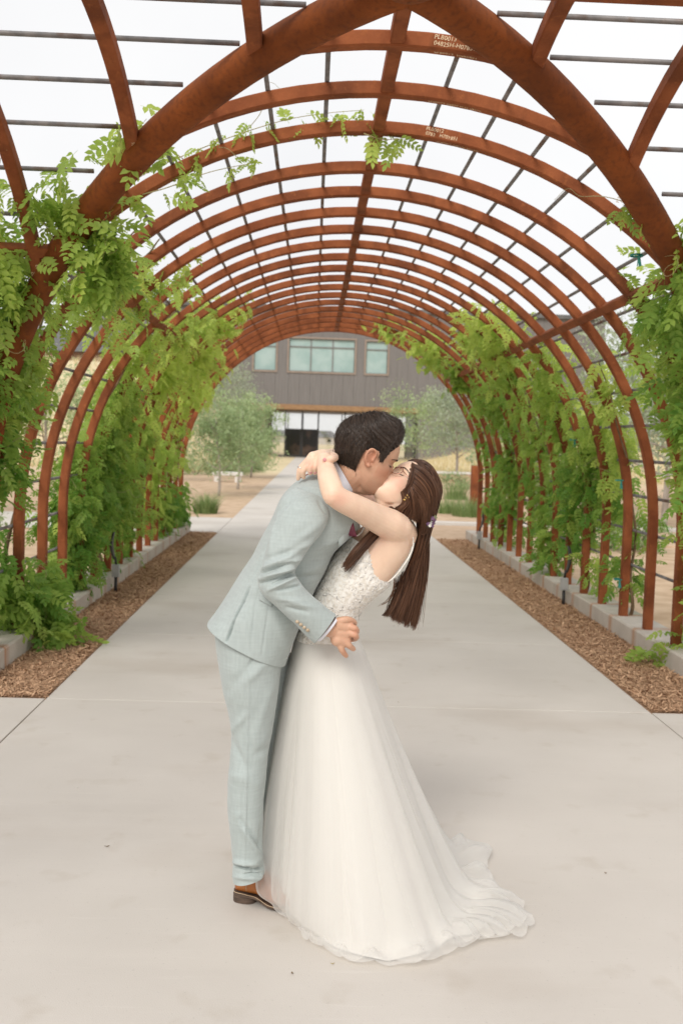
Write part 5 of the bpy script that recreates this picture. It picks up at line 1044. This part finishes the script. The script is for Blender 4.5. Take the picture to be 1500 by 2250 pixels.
def skirt(Hf, off, seed, amp, jag, ns=560, nr=96):
    r_ = np.random.default_rng(seed); th = np.linspace(0, 2*math.pi, ns, endpoint=False); c, s = np.cos(th), np.sin(th)
    wa, wb = A_(650, 1398, 3.346), A_(789, 1402, 3.346); wc, wh = (wa+wb)/2, np.linalg.norm(wb-wa)/2-.004+off*.25
    Wst = np.stack([wc[0]+wh*c, wc[1]+(.114+off*.25)*s, np.full(ns, wc[2])], 1)
    sm = lambda a, k: np.real(np.fft.ifft(np.fft.fft(a)*np.exp(-(np.fft.fftfreq(ns, 1/ns)/k)**2)))
    rF = sm(Fp(th), 10)+off; rH = np.maximum(Hf(th), rF*.99)
    rH = sm(rH, 60)+off*.5
    if jag: rH = rH+sm(r_.normal(0, 1, ns), 34)*jag*np.clip((rH-rF)/.1, .3, 1)
    pl = sum(np.sin(n*th+r_.uniform(0, 6.28)+.8*np.sin(3*th+i))*w for i, (n, w) in enumerate(((4, .8), (7, 1.), (11, .8), (17, .6), (26, .25))))/2.0
    pl = pl+.9*sm(r_.normal(0, 1, ns), 34); pl = (pl+1.15)*.8 if jag else (pl-1.0)*.7
    kx = 1.0+1.7*np.clip(-c, 0, 1)                         # front falls steeply, back runs out in a slope
    G = []
    for i in range(nr):
        u = i/(nr-1)
        if u < .78:
            t = u/.78; g_ = 1-(1-t)**kx; a = amp*t**.8*(.5+.5*t); rr_ = rF+a*pl; fx = CG[0]+rr_*c; fy = CG[1]+rr_*s
            x = Wst[:, 0]*(1-g_)+fx*g_; y = Wst[:, 1]*(1-g_)+fy*g_; z = Wst[:, 2]*(1-t)+(.030+.008*pl)*t
            z = np.maximum(z, .006+off*.3)
        else:
            t = (u-.78)/.22; rr_ = (rF+amp*pl*(1-t*.6))*(1-t)+rH*t; x = CG[0]+rr_*c; y = CG[1]+rr_*s; ex = np.clip((rH-rF)/.15, 0, 1)
            z = (.030+.012*pl)*(1-t)**1.6+(.004+.020*ex*(.5+.5*np.sin(23*th+2*np.sin(5*th)))*math.sin(math.pi*t*.85)+.010*ex*(.5+.5*pl)*(1-t)+.004*t*(1+pl))+off*.3; z = np.maximum(z, .0035+off*.3)
        G.append(np.stack([x, y, z], 1))
    G = np.array(G); i0, i1 = int(nr*.56), int(nr*.97)
    wgt = np.zeros(nr); wgt[i0:i1] = np.sin(np.linspace(0, math.pi, i1-i0))**.5
    for _ in range(60): S_ = G.copy(); S_[1:-1] = .5*G[1:-1]+.25*(G[:-2]+G[2:]); G = G+(S_-G)*wgt[:, None, None]
    G[..., 2] = np.maximum(G[..., 2], .0035+off*.3)
    fold = np.abs(np.sin(17*th+1.7*np.sin(4*th+seed)+seed))**.6; k = np.linspace(0, 1, nr); ex = np.clip((rH-rF)/.12, 0, 1)
    G[..., 2] += (sstep(.80, .93, k)*(1-.55*sstep(.95, 1.0, k)))[:, None]*((.046 if jag else .008)*ex*(1-fold))[None]
    return G
gmesh('skirt', skirt(Sp, .0, 3, .013, 0), M['satin'], gown)
gmesh('tulle_layer', skirt(Hp, .012, 8, .030, .045), M['tulle'], gown)
gmesh('tulle_layer', skirt(lambda t: Hp(t)*.95, .024, 21, .034, .06), M['tulle'], gown)
# hair of the woman
def reg_w(L):
    x, y, z = L[..., 0], L[..., 1], L[..., 2]; line = np.interp(x, [-.10, -.06, -.02, .01, .04, .06, .075, .10], [-.10, -.095, -.08, -.035, .040, .075, .092, .105]); return sstep(-.006, .012, z-line)
hw = gmesh('hair', PW(hair_cap(PW, 'w', 1.0, lambda L: np.where(reg_w(L) > 0, reg_w(L)*(.006+.008*sstep(-.02, .05, L[..., 2])), -.004))), M['hair_w'], woman)
def flow_w(p): return np.stack([-1.0+0*p[:, 0], .15*np.sign(p[:, 1]), -.35-.5*sstep(-.02, -.08, p[:, 0])], 1)
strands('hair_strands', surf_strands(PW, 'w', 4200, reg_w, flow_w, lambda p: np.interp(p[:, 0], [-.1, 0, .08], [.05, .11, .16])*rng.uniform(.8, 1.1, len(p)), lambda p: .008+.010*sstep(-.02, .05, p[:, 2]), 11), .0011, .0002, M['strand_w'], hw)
def lock(Lg, Rg, count, m=16, spread=.02, name='hair_lock', r0=.0010, fr=.02, tail=.88, pinch=0.0, nc=130, root=.04):
    """strands between two guide curves (each a list of px,py,Y); ends uneven"""
    a, b = catmull([w_(*p) for p in Lg], m), catmull([w_(*p) for p in Rg], m); ct = rng.random(nc); ck = rng.integers(0, nc, count); cend = tail+(1.03-tail)*rng.random(nc)**.6; cph = rng.uniform(0, 6.28, nc); cto = rng.beta(1.6, 3.0, nc); t = np.clip(ct[ck]+rng.normal(0, .9/nc**.8, count), 0, 1); wv = rng.normal(0, 1, (count, 3)); end = cend[ck]*rng.uniform(.88, 1.03, count); C = []; st0 = rng.random(count)**2*root
    ph = rng.uniform(0, 6.28, count)
    for i in range(m):
        u = st0+(end-st0)*i/(m-1); j = np.clip(u*(m-1), 0, m-1.001); k = j.astype(int); fpart = (j-k)[:, None]; A0 = a[k]*(1-fpart)+a[k+1]*fpart; B0 = b[k]*(1-fpart)+b[k+1]*fpart
        dep = spread*np.sin(math.pi*t)**.5; uu = i/(m-1); t2 = t+(ct[ck]-t)*.5*uu**1.5; tt = .5+(t2-.5)*(1-pinch*uu**2); p = A0*(1-tt)[:, None]+B0*tt[:, None]; p = p+np.stack([0*t, dep*np.sin(ph), 0*t], 1)+wv*np.array([.004, .004, .002])*(.3+fr*40*u[:, None]**3*.6)
        p[:, 0] += .002*np.sin(ph+5*u)+.006*uu*np.sin(cph[ck]+4.2*u); p[:, 1] += .008*uu*np.cos(cph[ck]+3.1*u); C.append(p)
    return strands(name, np.stack(C, 1), r0, .0003, M['strand_w'], hw, tone0=cto[ck])
lock([(893, 1076, 3.28), (908, 1108, 3.30), (918, 1160, 3.37), (908, 1220, 3.385), (878, 1285, 3.375), (858, 1335, 3.365), (843, 1352, 3.36)], [(950, 1045, 3.33), (964, 1090, 3.34), (953, 1140, 3.37), (939, 1185, 3.385), (936, 1250, 3.385), (924, 1320, 3.375), (912, 1384, 3.365)], 4200, 20, .030, tail=.80)
lock([(905, 1018, 3.30), (940, 1040, 3.29), (955, 1085, 3.30), (944, 1130, 3.33), (928, 1170, 3.36)], [(930, 1026, 3.34), (956, 1060, 3.34), (964, 1095, 3.35), (951, 1135, 3.37), (938, 1180, 3.38)], 900, 16, .02)
lock([(880, 1082, 3.27), (885, 1105, 3.265), (872, 1116, 3.27), (868, 1128, 3.275)], [(905, 1055, 3.27), (918, 1098, 3.28), (915, 1128, 3.29), (916, 1148, 3.30)], 900, 14, .02)
lock([(858, 1112, 3.27), (830, 1150, 3.235), (792, 1188, 3.21), (768, 1215, 3.20), (752, 1240, 3.198)], [(866, 1118, 3.28), (846, 1160, 3.25), (822, 1188, 3.22), (792, 1226, 3.205), (763, 1262, 3.20)], 750, 16, .012, tail=.62, pinch=.55)
lock([(905, 1016, 3.275), (906, 1035, 3.255), (900, 1060, 3.25), (888, 1082, 3.255)], [(907, 1016, 3.275), (909, 1036, 3.255), (904, 1062, 3.25), (893, 1086, 3.255)], 34, 14, .003, 'loose_wisp', .0008)
lock([(866, 1270, 3.33), (862, 1300, 3.33), (850, 1320, 3.33), (832, 1330, 3.33)], [(868, 1270, 3.33), (864, 1302, 3.33), (853, 1322, 3.33), (838, 1331, 3.33)], 8, 12, .002, 'loose_wisp', .0006)
lock([(872, 1270, 3.36), (862, 1300, 3.36), (848, 1330, 3.355), (838, 1356, 3.35)], [(945, 1190, 3.37), (943, 1250, 3.37), (934, 1320, 3.37), (922, 1386, 3.36)], 110, 16, .03, 'flyaway_strands', .0006, .05, .7)
lock([(903, 1019, 3.272), (932, 1036, 3.262), (954, 1072, 3.268), (952, 1120, 3.30), (938, 1165, 3.33)], [(893, 1072, 3.262), (906, 1088, 3.252), (922, 1108, 3.262), (930, 1138, 3.29), (928, 1175, 3.33)], 1700, 18, .006, r0=.0010, root=.28)
lock([(893, 1066, 3.262), (897, 1088, 3.250), (900, 1108, 3.255), (905, 1135, 3.28)], [(900, 1050, 3.264), (912, 1080, 3.252), (922, 1110, 3.262), (925, 1140, 3.29)], 600, 14, .006, r0=.0010, root=.3)
# spectacles
gl = empty('glasses', tuple(PW((.1, 0, 0)))); gl.parent = woman; gl.location = Vector(PW((.1, 0, 0)))-woman.location
for sd in (1, -1):
    c = np.array([.098, sd*.031, .000]); rim = [PW(c+np.array([-.010*abs(math.cos(a))*(1 if sd*math.cos(a) > 0 else .0), .0235*math.cos(a), .0205*math.sin(a)])) for a in np.linspace(0, 2*math.pi, 33)]
    mk('rim', *tube(rim, .0014, 6), M['wire'], gl, True)
    v = rim[:-1]; mk('lens', [np.mean(v, axis=0)]+v, [(0, 1+i, 1+(i+1) % 32) for i in range(32)], M['glass'], gl, True)
    mk('temple', *tube([PW((.088, sd*.056, .006)), PW((.05, sd*.076, .010)), PW((.0, sd*.082, .012)), PW((-.015, sd*.083, .0))], .0013, 6), M['wire'], gl, True)
mk('bridge', *tube([PW((.105, .009, .004)), PW((.112, 0, .009)), PW((.105, -.009, .004))], .0013, 6), M['wire'], gl, True)
# earring and flowers
er = MB(); e0 = w_(893, 1094, 3.252)
for i in range(7): er.add(*ellipsoid(e0+np.array([.0055*math.cos(i), -.003, .0055*math.sin(i*1.3)])+rng.normal(0, .002, 3), (.0032, .002, .0032), n=5))
er.build('earring', M['gold'], woman)
fl = empty('hair_flowers', tuple(w_(944, 1147, 3.31))); fl.parent = woman; fl.location = Vector(w_(944, 1147, 3.31))-woman.location
def flower(c, r, n, m):
    mb = MB(); nrm = Vector((random.uniform(-.3, .5), -1, random.uniform(-.3, .4))).normalized(); u = nrm.orthogonal().normalized(); w = nrm.cross(u)
    for i in range(n):
        a = 6.283*i/n; d = u*math.cos(a)+w*math.sin(a); s = nrm.cross(d); c_ = Vector(c); mb.add([c_, c_+d*r*.55+s*r*.28+nrm*r*.12, c_+d*r+nrm*r*.05, c_+d*r*.55-s*r*.28+nrm*r*.12], [(0, 1, 2, 3)])
    mb.build('flower', M[m], fl)
for (dx, dy, r, m) in ((-2, -6, .010, 'petal_p'), (6, -8, .009, 'petal_p'), (3, 1, .008, 'petal_w'), (-4, 4, .008, 'petal_p'), (8, 2, .008, 'petal_p'), (0, 8, .007, 'petal_w'), (-6, -1, .007, 'petal_w'), (11, -5, .007, 'petal_p'), (6, 9, .007, 'petal_p'), (-3, -10, .008, 'petal_w'), (-7, 7, .007, 'greens'), (12, -11, .008, 'greens')):
    flower(w_(944+dx, 1147+dy, 3.30+random.uniform(-.008, .008)), r, 6, m)
for i in range(9): p = w_(944, 1147, 3.31); q = w_(944+random.uniform(-4, 17), 1147+random.uniform(-16, 12), 3.30); mk('sprig', *tube([p, q], [.0008, .0004], 4), M['greens'], fl)
